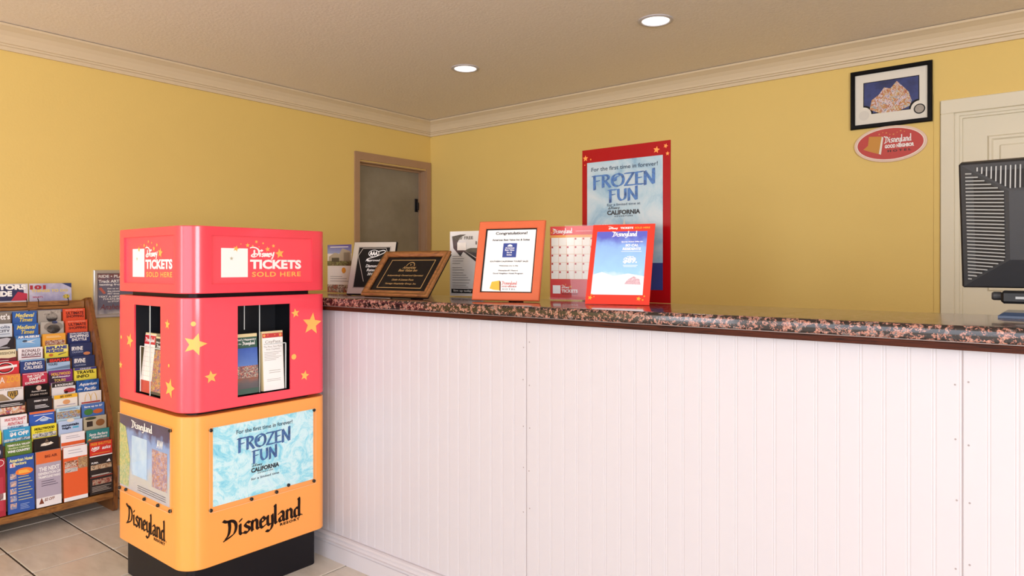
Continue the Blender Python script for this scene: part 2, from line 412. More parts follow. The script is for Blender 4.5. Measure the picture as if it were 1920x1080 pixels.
# the staff door in the left wall
d1 = bpy.data.objects.new('door_1', None); COL.objects.link(d1); d1.location = (0, -.4, 0); d1['kind'] = 'structure'
def loc_box(*b): return MB().box(b[0], b[1], b[2]+.4, b[3]+.4, b[4], b[5])
ob('casing', loc_box(0, .013, -.806, -.76, 0, 2.04), TAN, d1)
ob('casing', loc_box(0, .013, -.053, -.009, 0, 2.04), TAN, d1)
ob('casing', loc_box(0, .013, -.806, -.009, 2.04, 2.1), TAN, d1)
ob('jamb', MB().box(-.12, 0, -.36, -.352, 0, 2.033).box(-.12, 0, .339, .347, 0, 2.033).box(-.12, 0, -.352, .339, 2.025, 2.033), TAN, d1)
ob('door_stop', MB().box(-.072, -.056, .327, .339, 0, 2.02).box(-.072, -.056, -.352, -.34, 0, 2.02).box(-.072, -.056, -.34, .327, 2.012, 2.025), TAN, d1)
ob('door_leaf', MB().cbox(-.112, -.073, -.351, .338, .006, 2.022, .002), GRAYDOOR, d1)
lk = ob('door_latch', MB().cbox(-.073, -.066, .285, .318, 1.685, 1.795, .002), DARK, d1)
ob('latch_lever', MB().cbox(-.066, -.048, .292, .310, 1.70, 1.765, .003), DARK, d1)

# the white panel door in the back wall
d2 = bpy.data.objects.new('door_2', None); COL.objects.link(d2); d2.location = (4.2, 0, 0); d2['kind'] = 'structure'
def dx(*b): return MB().cbox(b[0]-4.2, b[1]-4.2, b[2], b[3], b[4], b[5], .003)
ob('casing', dx(3.705, 3.765, -.016, 0, 0, 2.0), DOORW, d2); ob('casing', dx(4.654, 4.714, -.016, 0, 0, 2.0), DOORW, d2)
ob('casing', dx(3.705, 4.714, -.016, 0, 2.0, 2.07), DOORW, d2)
ob('jamb', MB().box(3.759-4.2, 3.785-4.2, 0, .12, 0, 2.0).box(4.634-4.2, 4.66-4.2, 0, .12, 0, 2.0).box(3.785-4.2, 4.634-4.2, 0, .12, 1.985, 2.0), DOORW, d2)
ob('door_stop', MB().box(3.785-4.2, 3.797-4.2, .012, .03, 0, 1.985).box(4.622-4.2, 4.634-4.2, .012, .03, 0, 1.985).box(3.797-4.2, 4.622-4.2, .012, .03, 1.973, 1.985), DOORW, d2)
leaf = ob('door_leaf', dx(3.788, 4.631, .03, .07, .006, 1.982), DOORW, d2)
for (a, b, z0, z1) in ((3.9, 4.16, 1.1, 1.875), (4.26, 4.52, 1.1, 1.875), (3.9, 4.16, .2, .95), (4.26, 4.52, .2, .95)):
    m = MB(); a -= 4.2; b -= 4.2; w = .028
    pr = [(0, .03), (.008, .02), (.018, .02), (.028, .034)]
    for k in range(3):
        (o0, y0), (o1, y1) = pr[k], pr[k+1]
        q0 = [(a+o0, z0+o0), (b-o0, z0+o0), (b-o0, z1-o0), (a+o0, z1-o0)]; q1 = [(a+o1, z0+o1), (b-o1, z0+o1), (b-o1, z1-o1), (a+o1, z1-o1)]
        m.add([(p[0], y0, p[1]) for p in q0]+[(p[0], y1, p[1]) for p in q1], [(i, (i+1) % 4, (i+1) % 4+4, i+4) for i in range(4)])
    ob('panel_moulding', m, DOORW, leaf)
    ob('door_panel', MB().cbox(a+.05, b-.05, .022, .04, z0+.05, z1-.05, .006), DOORW, leaf)
ob('caulk_gap', MB().box(3.7025-4.2, 3.705-4.2, -.0046, 0, .1, 2.066), mat('caulk_dark', '#5a4a30', .8), d2)
# wall patch round that door, seen as a thin raised edge
struct('trim_5', MB().box(3.675, 3.705, -.004, 0, .09, 2.07).box(3.675, 4.76, -.004, 0, 2.07, 2.11).box(4.714, 4.76, -.004, 0, .09, 2.07), WALL)

# glazing behind the camera
def glazing(name, axis, c, u0, u1, z0, z1, n):
    r = bpy.data.objects.new(name, None); COL.objects.link(r); r['kind'] = 'structure'
    r.location = ((u0+u1)/2, c, 0) if axis == 'x' else (c, (u0+u1)/2, 0)
    h = (u1-u0)/2
    def bx(a, b, t, p, q): return MB().box(a, b, -t, t, p, q) if axis == 'x' else MB().box(-t, t, a, b, p, q)
    m = MB()
    for a, b, p, q in ((-h, -h+.05, z0, z1), (h-.05, h, z0, z1), (-h, h, z0, z0+.05), (-h, h, z1-.05, z1)):
        k = bx(a, b, .03, p, q); m.add(k.v, k.f)
    ob('window_frame', m, DOORW, r)
    for i in range(n):
        a, b = -h+.05+i*(2*h-.1)/n, -h+.05+(i+1)*(2*h-.1)/n
        ob('pane', bx(a, b-.02, .004, z0+.05, z1-.05), GLASS, r)
        if i: ob('mullion', bx(a-.02, a, .03, z0+.05, z1-.05), DOORW, r)
glazing('window_1', 'x', RY-.06, 1.6, 6.9, .2, 2.38, 4); glazing('window_2', 'y', RX+.06, -5.95, -4.45, .4, 2.38, 2); glazing('door_3', 'x', RY-.06, .15, 1.25, 0, 2.3, 1)

# ------------------------------------------------------------------ reception counter
CF, CT = -2.34, 1.0945
cn = thing('reception_counter', 'long white beadboard reception counter with moulded baseboard under the granite top', 'counter', Matrix.Translation((3.0, CF, 0)))
ob('carcass', MB().box(-2.94, 2.6, .012, .36, 0, 1.0405), WHITE, cn)
BW = 1.208/24
prof = [(0, .0006), (.0016, 0), (BW-.0085, 0), (BW-.0073, .0007), (BW-.0062, .0004), (BW-.0045, 0), (BW-.0028, .0004), (BW-.0016, .0007), (BW, .0006), (BW, .011), (0, .011)]
BMesh = MB().sweep(prof, 'z', .06, 1.0405).mesh('board'); BMesh.materials.append(WHITE)
for p0 in (.412, 1.62, 2.828, 4.036):
    pn = ob('panel', MB().box(p0-3.0+.001, p0-3.0+1.207, .009, .012, .05, 1.0405), WHITE, cn)
    for k in range(24):
        b = bpy.data.objects.new('board', BMesh); COL.objects.link(b); b.parent = pn; b.location = (p0-3.0+k*BW+(.001 if k == 0 else 0), 0, 0)
    if p0 > 1.7:
        ob('seam', MB().box(p0-3.0-.0007, p0-3.0+.0007, -.0003, .002, .1, 1.04), mat('seam_grey', '#a89c9e', .7), pn)
        for z in (.2, .42, .56, .70, .84, .965):
            for sx in (-.012, .012):
                ob('nail_head', MB().poly(circ(p0-3.0+sx+random.uniform(-.002, .002), z+random.uniform(-.01, .01), .0022, 8), -.0006, .003), mat('nail_grey', '#9a8f8f', .5), pn)
bp = [(0, 0), (-.024, 0), (-.024, .062), (-.0195, .0635), (-.0195, .066), (-.0235, .068), (-.0235, .073), (-.018, .0755), (-.0165, .080), (-.0135, .0845), (-.0135, .0865), (-.017, .088), (-.0175, .093), (-.014, .0985), (-.008, .102), (0, .102)]
ob('baseboard', MB().sweep(bp[::-1], 'x', -2.94, 2.6), WHITE, cn, smooth=False)
ct = thing('granite_countertop', 'polished pink and black granite countertop on a dark wood edge strip', 'countertop', Matrix.Translation((3.0, CF, 0)))
fy, by = -.045, .41
pr = [(by, 1.0595), (by, CT)] + [(fy+.011+.011*math.cos(a), CT-.011+.011*math.sin(a)) for a in [math.radians(90+15*i) for i in range(7)]] + \
     [(fy+.005+.005*math.cos(a), 1.0595+.005+.005*math.sin(a)) for a in [math.radians(180+30*i) for i in range(4)]]
ob('slab', MB().sweep(pr, 'x', -2.94, 2.65), GRANITE, ct, smooth=True)
ob('edge_strip', MB().cbox(-2.94, 2.62, -.038, 0, 1.041, 1.0578, .002), DARKWOOD, ct)
ob('substrate', MB().box(-2.93, 2.6, .001, .35, 1.041, 1.0594), DARKWOOD, ct)
ob('joint_strip', MB().box(-2.94, 2.63, -.0405, 0, 1.0578, 1.0595), mat('joint_pale', '#8d7d78', .4), ct)

# ------------------------------------------------------------------ ceiling downlights
LENS, _nt, _b = nodes_of('downlight_lens'); _b.inputs['Emission Color'].default_value = (1, .97, .92, 1); _b.inputs['Emission Strength'].default_value = 1.6
for x, y, l in ((1.332, -1.012, 'round recessed ceiling downlight nearer the corner of the room'), (2.625, -1.03, 'round recessed ceiling downlight nearer the white panel door')):
    t = thing('ceiling_downlight', l, 'downlight', Matrix.Translation((x, y, H)), 'recessed ceiling downlights')
    ob('trim_ring', MB().lathe([(.086, 0), (.086, -.003), (.08, -.006), (.07, -.006), (.066, -.001)], 40), WHITE, t, smooth=True)
    ob('lens', MB().lathe([(.0005, -.0035), (.05, -.0035), (.067, -.0025)], 40), LENS, t, smooth=True)
    d = bpy.data.lights.new('downlight_lamp', 'SPOT'); d.energy = 3; d.spot_size = math.radians(110); d.shadow_soft_size = .06; d.color = (1, .95, .85)
    lo = bpy.data.objects.new('downlight_lamp', d); COL.objects.link(lo); lo.parent = t; lo.location = (0, 0, -.02)

# ------------------------------------------------------------------ the ticket kiosk
KX0, KX1, KY0, KY1 = 1.241, 1.83, -2.982, -2.392
RAD = (.065, .08, .045, .05)
def outline(e, ext, rad, n=10):
    x0, x1, y0, y1 = ext[0]+e, ext[1]-e, ext[2]+e, ext[3]-e
    r = [max(.001, q-e) for q in rad]; P = []
    for cx, cy, rr, a0 in ((x0+r[0], y0+r[0], r[0], 180), (x1-r[1], y0+r[1], r[1], 270), (x1-r[2], y1-r[2], r[2], 0), (x0+r[3], y1-r[3], r[3], 90)):
        P += [(cx+rr*math.cos(math.radians(a0+90*i/n)), cy+rr*math.sin(math.radians(a0+90*i/n))) for i in range(n+1)]
    return P   # flat sides follow points n (front), 2n+1 (right), 3n+2 (back)
def shell(z0, z1, front=None, right=None, depth=.006, ext=(KX0, KX1, KY0, KY1), rad=RAD, n=10, c=.0025):
    mb = MB(); A, B = outline(0, ext, rad, n), outline(c, ext, rad, n); N = len(A)
    V = [(p[0], p[1], z0) for p in B]+[(p[0], p[1], z0+c) for p in A]+[(p[0], p[1], z1-c) for p in A]+[(p[0], p[1], z1) for p in B]
    Fs = [tuple(range(N-1, -1, -1)), tuple(range(3*N, 4*N))]
    for i in range(N):
        j = (i+1) % N
        for r in range(3):
            hole = front if i == n else right if i == 2*n+1 else None
            if r == 1 and hole:
                a, b, h0, h1 = hole; y = ext[2]; x = ext[1]
                if i == n: o = [(a, y, h0), (b, y, h0), (b, y, h1), (a, y, h1)]; q = [(p[0], p[1]+depth, p[2]) for p in o]
                else: o = [(x, a, h0), (x, b, h0), (x, b, h1), (x, a, h1)]; q = [(p[0]-depth, p[1], p[2]) for p in o]
                k = len(V); V += o+q
                cr = [N+i, N+j, 2*N+j, 2*N+i]
                for s in range(4):
                    Fs.append((cr[s], cr[(s+1) % 4], k+(s+1) % 4, k+s)); Fs.append((k+s, k+(s+1) % 4, k+4+(s+1) % 4, k+4+s))
            else: Fs.append((r*N+i, r*N+j, (r+1)*N+j, (r+1)*N+i))
    V = [(p[0]-1.5, p[1]+2.7, p[2]) for p in V]
    return mb.add(V, Fs)
ks = thing('ticket_kiosk', 'red and orange ticket display kiosk with rounded corners standing before the counter', 'kiosk', Matrix.Translation((1.5, -2.7, 0)))
def face_R(parent, name, mb, m, z=0, off=0.0):
    """child laid on the kiosk's right side: local x runs from the front corner to the counter"""
    o = ob(name, mb, m, parent); o.matrix_local = Matrix.Translation((KX1-1.5-off, KY0+2.7, z)) @ Matrix.Rotation(math.pi/2, 4, 'Z'); return o
def face_F(parent, name, mb, m, z=0, off=0.0):
    """child laid on the kiosk's front: local x runs left to right and ends in 0 at the corner"""
    o = ob(name, mb, m, parent); o.matrix_local = Matrix.Translation((KX1-1.5, KY0+2.7+off, z)); return o
ob('plinth', shell(0, .16, ext=(1.272, 1.80, -2.952, -2.425), rad=(.03, .03, .02, .03), c=.002), DARK, ks, smooth=True)
lower = ob('lower_case', shell(.149, .692), ORANGE, ks, smooth=True)
ob('spacer', shell(.690, .707, ext=(KX0+.05, KX1-.04, KY0+.04, KY1-.05), rad=(.03,)*4), DARK, ks)
SW = (.194, .416, .74, 1.077)            # opening in the right side
FW = (-.405, -.188, .74, 1.077)          # opening in the front
mid = ob('middle_case', shell(.705, 1.111, (KX1+FW[0], KX1+FW[1], FW[2], FW[3]), (KY0+SW[0], KY0+SW[1], SW[2], SW[3])), RED, ks, smooth=True)
ob('spacer', shell(1.109, 1.128, ext=(KX0+.05, KX1-.04, KY0+.04, KY1-.05), rad=(.03,)*4), DARK, ks)
PR, PF = (.094, .516, 1.159, 1.335), (-.497, -.083, 1.159, 1.335)
top = ob('header_case', shell(1.126, 1.367, (KX1+PF[0], KX1+PF[1], PF[2], PF[3]), (KY0+PR[0], KY0+PR[1], PR[2], PR[3]), .009), RED, ks, smooth=True)
face_R(top, 'sign_panel', MB().rect(PR[0], PR[1], PR[2], PR[3], 0), mat('sign_red', '#f4505e', .4, .02, 5), 0, .0085)
face_F(top, 'sign_panel', MB().rect(PF[0], PF[1], PF[2], PF[3], 0), mat('sign_red', '#f4505e', .4, .02, 5), 0, .0085)
# header print: a white square, the words and a trail of stars
def header_print(put, x0, kx):
    X = lambda s: x0+s*kx
    put('print_square', MB().rect(X(0), X(.105), 1.183, 1.290, -.0006), PAPER)
    put('lettering', script(MB(), X(.117), 1.262-.012, .098*kx, .045, -.0008, .09), PAPER)
    put('lettering', txt(MB(), 'TICKETS', X(.225), 1.231, .222*kx, .036, -.0008, .045), PAPER)
    y = MB(); txt(y, 'SOLD HERE', X(.228), 1.193, .212*kx, .019, -.0008, .02, 0, 1.12)
    for s, z, r in ((.058, 1.2885, .012), (.104, 1.302, .009), (.077, 1.306, .003), (.125, 1.3, .005), (.14, 1.316, .007), (.151, 1.297, .003), (.168, 1.311, .005),
                    (.187, 1.289, .011), (.212, 1.302, .008), (.239, 1.273, .02)):
        p = star_pts(0, 0, r, random.uniform(-.3, .3)); put('print_star', MB().poly([(X(s)+a*kx, z+b) for a, b in p], -.001), YEL)
    put('lettering', y, YEL)
    put('print_star', MB().poly([(X(.04)+a*kx, 1.252+b) for a, b in star_pts(0, 0, .0075)], -.001), ink('#b9b39a'))
header_print(lambda n, m, t: face_R(top, n, m, t, 0, .0085), .134, 1.0)
header_print(lambda n, m, t: face_F(top, n, m, t, 0, .0085), -.438, .97)
# stars on the middle case, wrapped round the corner where they cross it
def wrap(s, z, out=.0006):
    """s: distance along the skin from where the right side starts (negative: round the corner)"""
    r = RAD[1]; cx, cy = KX1-r, KY0+r
    if s >= 0: q = (KX1+out, cy+s)
    else:
        a = s/r
        if a < -math.pi/2: q = (cx-(-s-r*math.pi/2), KY0-out)
        else: q = (cx+(r+out)*math.cos(a), cy+(r+out)*math.sin(a))
    return (q[0]-1.5, q[1]+2.7, z)
def star_on(name, s, z, r, rot=0.0, disc=False):
    pts = circ(s, z, r, 14) if disc else star_pts(s, z, r, rot)
    n = len(pts); V = [wrap(s, z, .0012)]
    fine = []
    for i in range(n):
        a, b = pts[i], pts[(i+1) % n]
        for k in range(3): fine.append((a[0]+(b[0]-a[0])*k/3, a[1]+(b[1]-a[1])*k/3))
    m = len(fine)
    for f in (.35, .7, 1): V += [wrap(s+(p[0]-s)*f, z+(p[1]-z)*f, .0009) for p in fine]
    Fs = [(0, 1+i, 1+(i+1) % m) for i in range(m)]
    for q in (0, 1): Fs += [(1+q*m+i, 1+(q+1)*m+i, 1+(q+1)*m+(i+1) % m, 1+q*m+(i+1) % m) for i in range(m)]
    ob(name, MB().add(V, Fs), YEL, mid)
Q = .08   # right-side s = distance from the sharp corner minus the radius
for s, z, r, rot in ((.515-Q, .991, .046, .12), (.438-Q, 1.038, .019, -.15), (.481-Q, .786, .021, .2), (.092-Q, .828, .024, -.1), (math.radians(-30.6)*Q, .948, .041, 1.55)):
    star_on('print_star', s, z, r, rot)
for s, z, r in ((.431-Q, .866, .011), (math.radians(-34.2)*Q, 1.0205, .0085)): star_on('print_dot', s, z, r, 0, True)
FQ = -math.pi/2*Q+Q
for s, z, r, rot in ((-.443, .937, .03, .3), (-.132, 1.015, .019, .1), (-.114, .788, .037, .25), (-.525, .835, .016, 0)): star_on('print_star', FQ+s, z, r, rot)
for s, z, r in ((-.121, .868, .006), (-.52, .945, .007)): star_on('print_dot', FQ+s, z, r, 0, True)
# dark display pockets behind the openings
cv = MB()
def cavity(x0, x1, y0, y1, z0, z1, open_side):
    b = MB().box(x0-1.5, x1-1.5, y0+2.7, y1+2.7, z0, z1); b.f = [f[::-1] for i, f in enumerate(b.f) if i != open_side]; return b
ob('display_pocket', cavity(KX1-.17, KX1-.0055, KY0+SW[0]-.02, KY0+SW[1]+.04, SW[2]-.008, SW[3]+.01, 3), NAVYD, ks)
ob('display_pocket', cavity(KX1+FW[0]-.03, KX1-.185, KY0+.0055, KY0+.16, FW[2]-.008, FW[3]+.01, 2), NAVYD, ks)
edge = mat('acrylic_edge', '#cfd6d6', .15, .02, 20)
for (a, b, z0) in ((.237, .0025, .985), (.3, .0025, SW[2])):
    face_R(ks, 'divider', MB().box(a, a+b, .033, .13, z0, SW[3]), CLEAR); face_R(ks, 'divider_edge', MB().box(a, a+b, .03, .033, z0, SW[3]), edge)
face_F(ks, 'divider', MB().box(-.2885, -.286, .0085, .0155, FW[2], FW[3]), CLEAR); face_F(ks, 'divider_edge', MB().box(-.2885, -.286, .0055, .0085, FW[2], FW[3]), edge)
face_R(ks, 'clear_pocket', MB().box(.31, .405, .012, .0145, .745, .925), CLEAR); face_R(ks, 'clear_pocket', MB().box(.20, .30, .012, .0145, .745, .80), CLEAR)
face_F(ks, 'clear_pocket', MB().box(-.385, -.195, .012, .0145, .745, .92), CLEAR)
face_R(ks, 'pocket_rim', MB().box(.31, .405, .0118, .0147, .922, .925).box(.402, .405, .0118, .0147, .745, .925), edge)
face_F(ks, 'pocket_rim', MB().box(-.385, -.195, .0118, .0147, .917, .92).box(-.385, -.382, .0118, .0147, .745, .92), edge)
# posters under clear sheets bolted to the lower case
ICE = ramp_mat('print_ice', 'noise', 14, [(.3, '#58bfe0'), (.45, '#9adcec'), (.56, '#d3f0f5'), (.68, '#b7dff0')], .35, detail=8, distort=1.5, nrough=.75)
FRZ = ramp_mat('print_blue_metal', 'noise', 45, [(.35, '#173768'), (.55, '#3a6aa6'), (.7, '#26488a')], .4, detail=4)
DKB = ink('#22384f')
def ice_words(put, cx, z0, w, h, lines):
    """the printed words of the winter poster; w x h is the block they fill"""
    a = MB(); txt(a, 'For the first time in forever!', cx, z0+h*.94, w, h*.075, -.0012, .012)
    txt(a, lines, cx, z0+h*lines_z[lines], w*.5, h*.045, -.0012, .01)
    put('lettering', a, DKB)
    b = MB(); chisel(b, 'FROZEN', cx, z0+h*.60, w*.95, h*.22); chisel(b, 'FUN', cx, z0+h*.34, w*.45, h*.2); put('lettering', b, FRZ)
    c = MB(); k = ca_z[lines]; txt(c, 'CALIFORNIA', cx, z0+h*k, w*.5, h*.085, -.0012, .05); txt(c, 'ADVENTURE', cx, z0+h*(k-.07), w*.28, h*.025, -.0012, .03, 0, 1.4)
    script(c, cx-w*.24, z0+h*(k+.05), w*.18, h*.075, -.0012, .05); put('lettering', c, ink('#20262e'))
lines_z = {'for a limited time': .03, 'For a limited time at': .265}; ca_z = {'for a limited time': .185, 'For a limited time at': .12}
face_R(lower, 'poster', MB().box(.099, .52, -.002, 0, .362, .645), ICE)
ice_words(lambda n, m, t: face_R(lower, n, m, t, 0, -.002), .305, .42, .235, .205, 'for a limited time')
face_R(lower, 'clear_sheet', MB().box(.083, .53, -.006, -.0045, .343, .648), CLEAR)
def rim(put, x0, x1, z0, z1, y=-.0062, w=.0013):
    put('sheet_rim', MB().rect(x0, x1, z0, z0+w, y).rect(x0, x1, z1-w, z1, y).rect(x0, x0+w, z0+w, z1-w, y).rect(x1-w, x1, z0+w, z1-w, y), mat('sheet_edge', '#f0c79a', .3, .02, 20))
def bolts(put, pts):
    for x, z in pts:
        m = MB(); V = m.lathe([(.0001, .0), (.0065, 0), (.0065, .006), (.004, .009), (.0001, .009)], 10)
        m.v = [(x+p[0], -p[2]-.0005, z+p[1]) for p in m.v]; put('bolt', m, BOLT)
rim(lambda n, m, t: face_R(lower, n, m, t), .083, .53, .343, .648)
bolts(lambda n, m, t: face_R(lower, n, m, t), ((.09, .638), (.523, .641), (.09, .352), (.523, .354), (.248, .352), (.353, .352), (.405, .366)))
face_F(lower, 'poster', MB().box(-.53, -.115, -.002, 0, .362, .645), fade('print_castle_sky', [(0, '#b9b6c9'), (.3, '#c9c6bd'), (.45, '#a9c3e4'), (.75, '#7d9fd6'), (.84, '#2c2a66'), (1, '#221f55')], .362, .70))
face_F(lower, 'poster_picture', MB().rect(-.42, -.29, .425, .575, -.0028), ramp_mat('print_pale_sky', 'noise', 10, [(.3, '#9cc4ea'), (.6, '#c6def2'), (.75, '#9db7d8')], .4))
face_F(lower, 'poster_picture', MB().poly([(-.53, .37), (-.45, .37), (-.435, .48), (-.475, .60), (-.53, .61)], -.0028), photo('gold_green', ['#b9b46a', '#cfc58a', '#8fae72', '#d9d2b6'], 40))
face_F(lower, 'poster_picture', MB().rect(-.25, -.13, .41, .55, -.0028), photo('reds', ['#b04a4a', '#7d83b8', '#c98a4a', '#b8b6d0', '#8d3b4d'], 55))
m = MB(); blackletter(m, 'Disneyland', -.42, .606, .17, .028, -.0035, .14); txt(m, 'AW', -.185, .575, .05, .03, -.0035, .03)
face_F(lower, 'lettering', m, PAPER)
m = MB()
for k in range(3): m.rect(-.37, -.14, .374+k*.008, .376+k*.008, -.0035)
face_F(lower, 'fine_print', m, ink('#5b5b6e'))
face_F(lower, 'clear_sheet', MB().box(-.535, -.095, -.006, -.0045, .343, .648), CLEAR)
rim(lambda n, m, t: face_F(lower, n, m, t), -.535, -.095, .343, .648)
bolts(lambda n, m, t: face_F(lower, n, m, t), ((-.105, .638), (-.105, .352), (-.528, .352), (-.31, .352), (-.2, .352), (-.47, .356)))
INK = mat('ink_brown_black', '#20120d', .45, .03, 30, spec=.15)
m = MB(); blackletter(m, 'Disneyland', .140, .2315, .318, .07, -.0009); face_R(lower, 'lettering', m, INK)
m = MB(); txt(m, 'RESORT', .413, .2205, .088, .0105, -.0009, .05, 0, 1.25); m.poly(circ(.468, .2325, .0025, 10), -.0009); face_R(lower, 'lettering', m, INK)
m = MB(); blackletter(m, 'Disneyland', -.47, .2315, .315, .07, -.0009); face_F(lower, 'lettering', m, INK)
m = MB(); txt(m, 'RESORT', -.195, .2205, .088, .0105, -.0009, .05, 0, 1.25); m.poly(circ(-.143, .2325, .0025, 10), -.0009); face_F(lower, 'lettering', m, INK)

# ------------------------------------------------------------------ leaflets in the kiosk
def leaflet(label, M, w, h, base, th=.006, cat='leaflet', group=None, name='leaflet', edge_m=None):
    o = ob(name, MB().box(-w/2, w/2, 0, th, 0, h), base); o.matrix_world = M; return tag(o, label, cat, group)
G2 = 'leaflets in the kiosk pockets'
R90 = math.pi/2
def kR(s, off, z, tilt): return frame((KX1-off, KY0+s, z), R90, tilt)
def kF(s, off, z, tilt): return frame((KX1+s, KY0+off, z), 0, tilt)
CREAM = mat('leaflet_edges_cream', '#e2cfa0', .6)
l = leaflet('green topped leaflet with a desert race photo in the kiosk side opening', kR(.24, .017, .744, .06), .098, .225, CREAM, .02, group=G2)
ob('cover', MB().rect(-.049, .049, 0, .213, -.0006), ink('#33574a'), l)
ob('photo', MB().rect(-.049, .049, .02, .172, -.001), fade('photo_road', [(0, '#4a474c'), (.25, '#5d5658'), (.38, '#9a5a42'), (.52, '#c2603a'), (.62, '#5b7fc4'), (1, '#3a5aae')], .02, .19), l)
ob('photo_cars', MB().rect(-.049, .049, .06, .105, -.0014), photo('cars', ['#8c2f22', '#d8c9ae', '#2e3a55', '#c9613a', '#e6e0d2'], 120), l)
m = txt(MB(), "What's Happening", 0, .203, .088, .010, -.0014, .02); txt(m, 'at the', -.026, .189, .02, .006, -.0014, .01); blackletter(m, 'Disneyland', -.012, .184, .05, .013, -.0014); ob('lettering', m, PAPER, l)
l = leaflet('white leaflet with red starred header in the kiosk side opening', kR(.355, .017, .744, .06), .09, .228, CREAM, .02, group=G2)
ob('cover', MB().rect(-.044, .044, 0, .22, -.0006), PAPER, l)
ob('header_band', MB().rect(-.044, .044, .203, .22, -.001), ink('#c23b3b'), l)
m = MB()
for x, z, r in ((-.036, .212, .008), (.034, .212, .009), (.01, .213, .003), (-.02, .214, .003)): m.poly(star_pts(x, z, r, .2), -.0014)
ob('print_star', m, ink('#e8a85a'), l)
m = txt(MB(), 'CityPass', 0, .186, .066, .014, -.0014, .0, .1); txt(m, 'The Most, Save More', 0, .168, .078, .008, -.0014, 0); txt(m, 'With CityPASS!', 0, .157, .06, .008, -.0014, 0)
for k in range(6): m.rect(-.038, .036-.012*(k % 3), .146-k*.006, .1473-k*.006, -.0014)
for k in range(2): m.rect(-.02, .03, .075-k*.008, .0765-k*.008, -.0014)
for k in range(2): m.rect(-.03, .03, .042-k*.006, .0432-k*.006, -.0014)
ob('lettering', m, ink('#9a948c'), l)
l = leaflet('red and white calendar leaflet in the kiosk front opening', kF(-.352, .017, .744, .1), .09, .225, CREAM, .02, group=G2)
ob('cover', MB().rect(-.045, .045, 0, .218, -.0006), PAPER, l)
ob('header_band', MB().rect(-.045, .045, .182, .216, -.001).rect(-.045, .045, 0, .045, -.001), ink('#c2303a'), l)
m = MB(); blackletter(m, 'Disneyland', -.038, .192, .075, .016, -.0014); ob('lettering', m, PAPER, l)
m = MB()
for k in range(7): m.rect(-.04, .04, .062+k*.018, .0628+k*.018, -.0014)
for k in range(6): m.rect(-.04+k*.016, -.0393+k*.016, .062, .17, -.0014)
ob('print_grid', m, ink('#b9b0aa'), l)
l = leaflet('dark topped leaflet with a colourful crowd photo in the kiosk front opening', kF(-.262, .017, .744, .1), .086, .215, CREAM, .02, group=G2)
ob('cover', MB().rect(-.043, .043, 0, .208, -.0006), ink('#2d2f33'), l)
ob('photo', MB().rect(-.043, .043, .01, .165, -.001), photo('crowd', ['#33304a', '#5a62a8', '#b0483c', '#d8b26a', '#3a3a48', '#8f93c9'], 60), l)
m = txt(MB(), "What's Happening", 0, .193, .075, .009, -.0014, .02); blackletter(m, 'Disneyland', -.03, .174, .06, .013, -.0014); ob('lettering', m, PAPER, l)

# ------------------------------------------------------------------ brochure rack against the left wall
RKY = -2.675
rk = thing('brochure_rack', 'tiered oak brochure rack full of leaflets against the yellow wall', 'rack', Matrix.Translation((0, RKY, 0)))
NC, PIT = 5, .111
RL = -(.025+NC*PIT+.012)                  # left end, rack coordinates
side = [(.02, 0), (.49, 0), (.5, .012), (.5, .2), (.476, .29), (.444, .44), (.372, .62), (.255, .9), (.185, 1.04), (.165, 1.06), (.14, 1.057), (.02, 1.03)]
for a in (-.02, RL-.02):
    ob('side_panel', MB().sweep([(p[0], p[1]) for p in side], 'y', a, a+.02), OAK, rk)
ob('back_panel', MB().box(.02, .032, RL, -.02, .02, 1.0), OAK, rk)
TX = lambda k: .149+.0309*k
TZ = lambda k: 1.0-.0583*k
for k in range(12):
    z = TZ(k)-.245; x = TX(k)
    if k < 11: ob('tier_ledge', MB().box(.034, x+.004, RL, -.02, z-.006, z), OAK, rk)
    ob('tier_back', MB().box(x-.018, x-.015, RL, -.02, max(.06, z+.001), TZ(k)-.012), OAK, rk)
ob('bottom_rail', MB().cbox(.47, .505, RL, -.02, .068, .1, .004), OAKH, rk)
ob('bottom_board', MB().box(.034, .47, RL, -.02, .08, .1), OAK, rk)
ob('top_rail', MB().cbox(.118, .136, RL, -.02, 1.003, 1.046, .004), OAKH, rk)
WIRE = mat('wire_black', '#241d1a', .35, .05, 30, metal=.5)
for a, b in ((-.235, -.1), (-.42, -.285)):
    ob('wire_bracket', MB().tube([(.132, a, 1.06), (.143, a, 1.052), (.143, a, 1.022), (.143, b, 1.022), (.143, b, 1.052), (.132, b, 1.06)], .0022), WIRE, rk)
def rack_leaf(c, k, label, base, ops, w=.102, dz=0.0, dx=0.0, th=.012, full=False, dy=0.0):
    full = full or k == 11
    h = .256 if k == 11 else .232
    zt = TZ(k)+dz
    o = leaflet(label, frame((TX(k)+dx+.012, RKY-.025-(3-c)*PIT-.051+dy, zt-h+.0008), R90, .045), w, h, base, th, group='leaflets in the oak rack')
    strip = h if full else .057
    Z = lambda v: h-strip*(1-v)
    for op in ops:
        if op[0] == 'T':
            _, s, u, v, tw, hh, m = op[:7]; kw = op[7] if len(op) > 7 else {}
            ob('lettering', txt(MB(), s, u*w, Z(v), tw*w, hh*strip, -.0014, **kw), m, o)
        elif op[0] == 'B': ob('print_band', MB().rect(op[1]*w, op[2]*w, Z(op[3]), Z(op[4]), -.0005 if len(op) < 7 else op[6]), op[5], o)
        elif op[0] == 'P': ob('print_shape', MB().poly([(a*w, Z(b)) for a, b in op[1]], -.0009 if len(op) < 4 else op[3]), op[2], o)
        elif op[0] == 'L':
            m = MB()
            for i in range(op[5]):
                z = Z(op[3]+(op[4]-op[3])*i/max(1, op[5]-1)); m.rect(op[1]*w, (op[2]-.12*(i % 3)*(op[2]-op[1]))*w, z-.0012, z+.0012, -.0014)
            ob('fine_print', m, op[6], o)
    return o
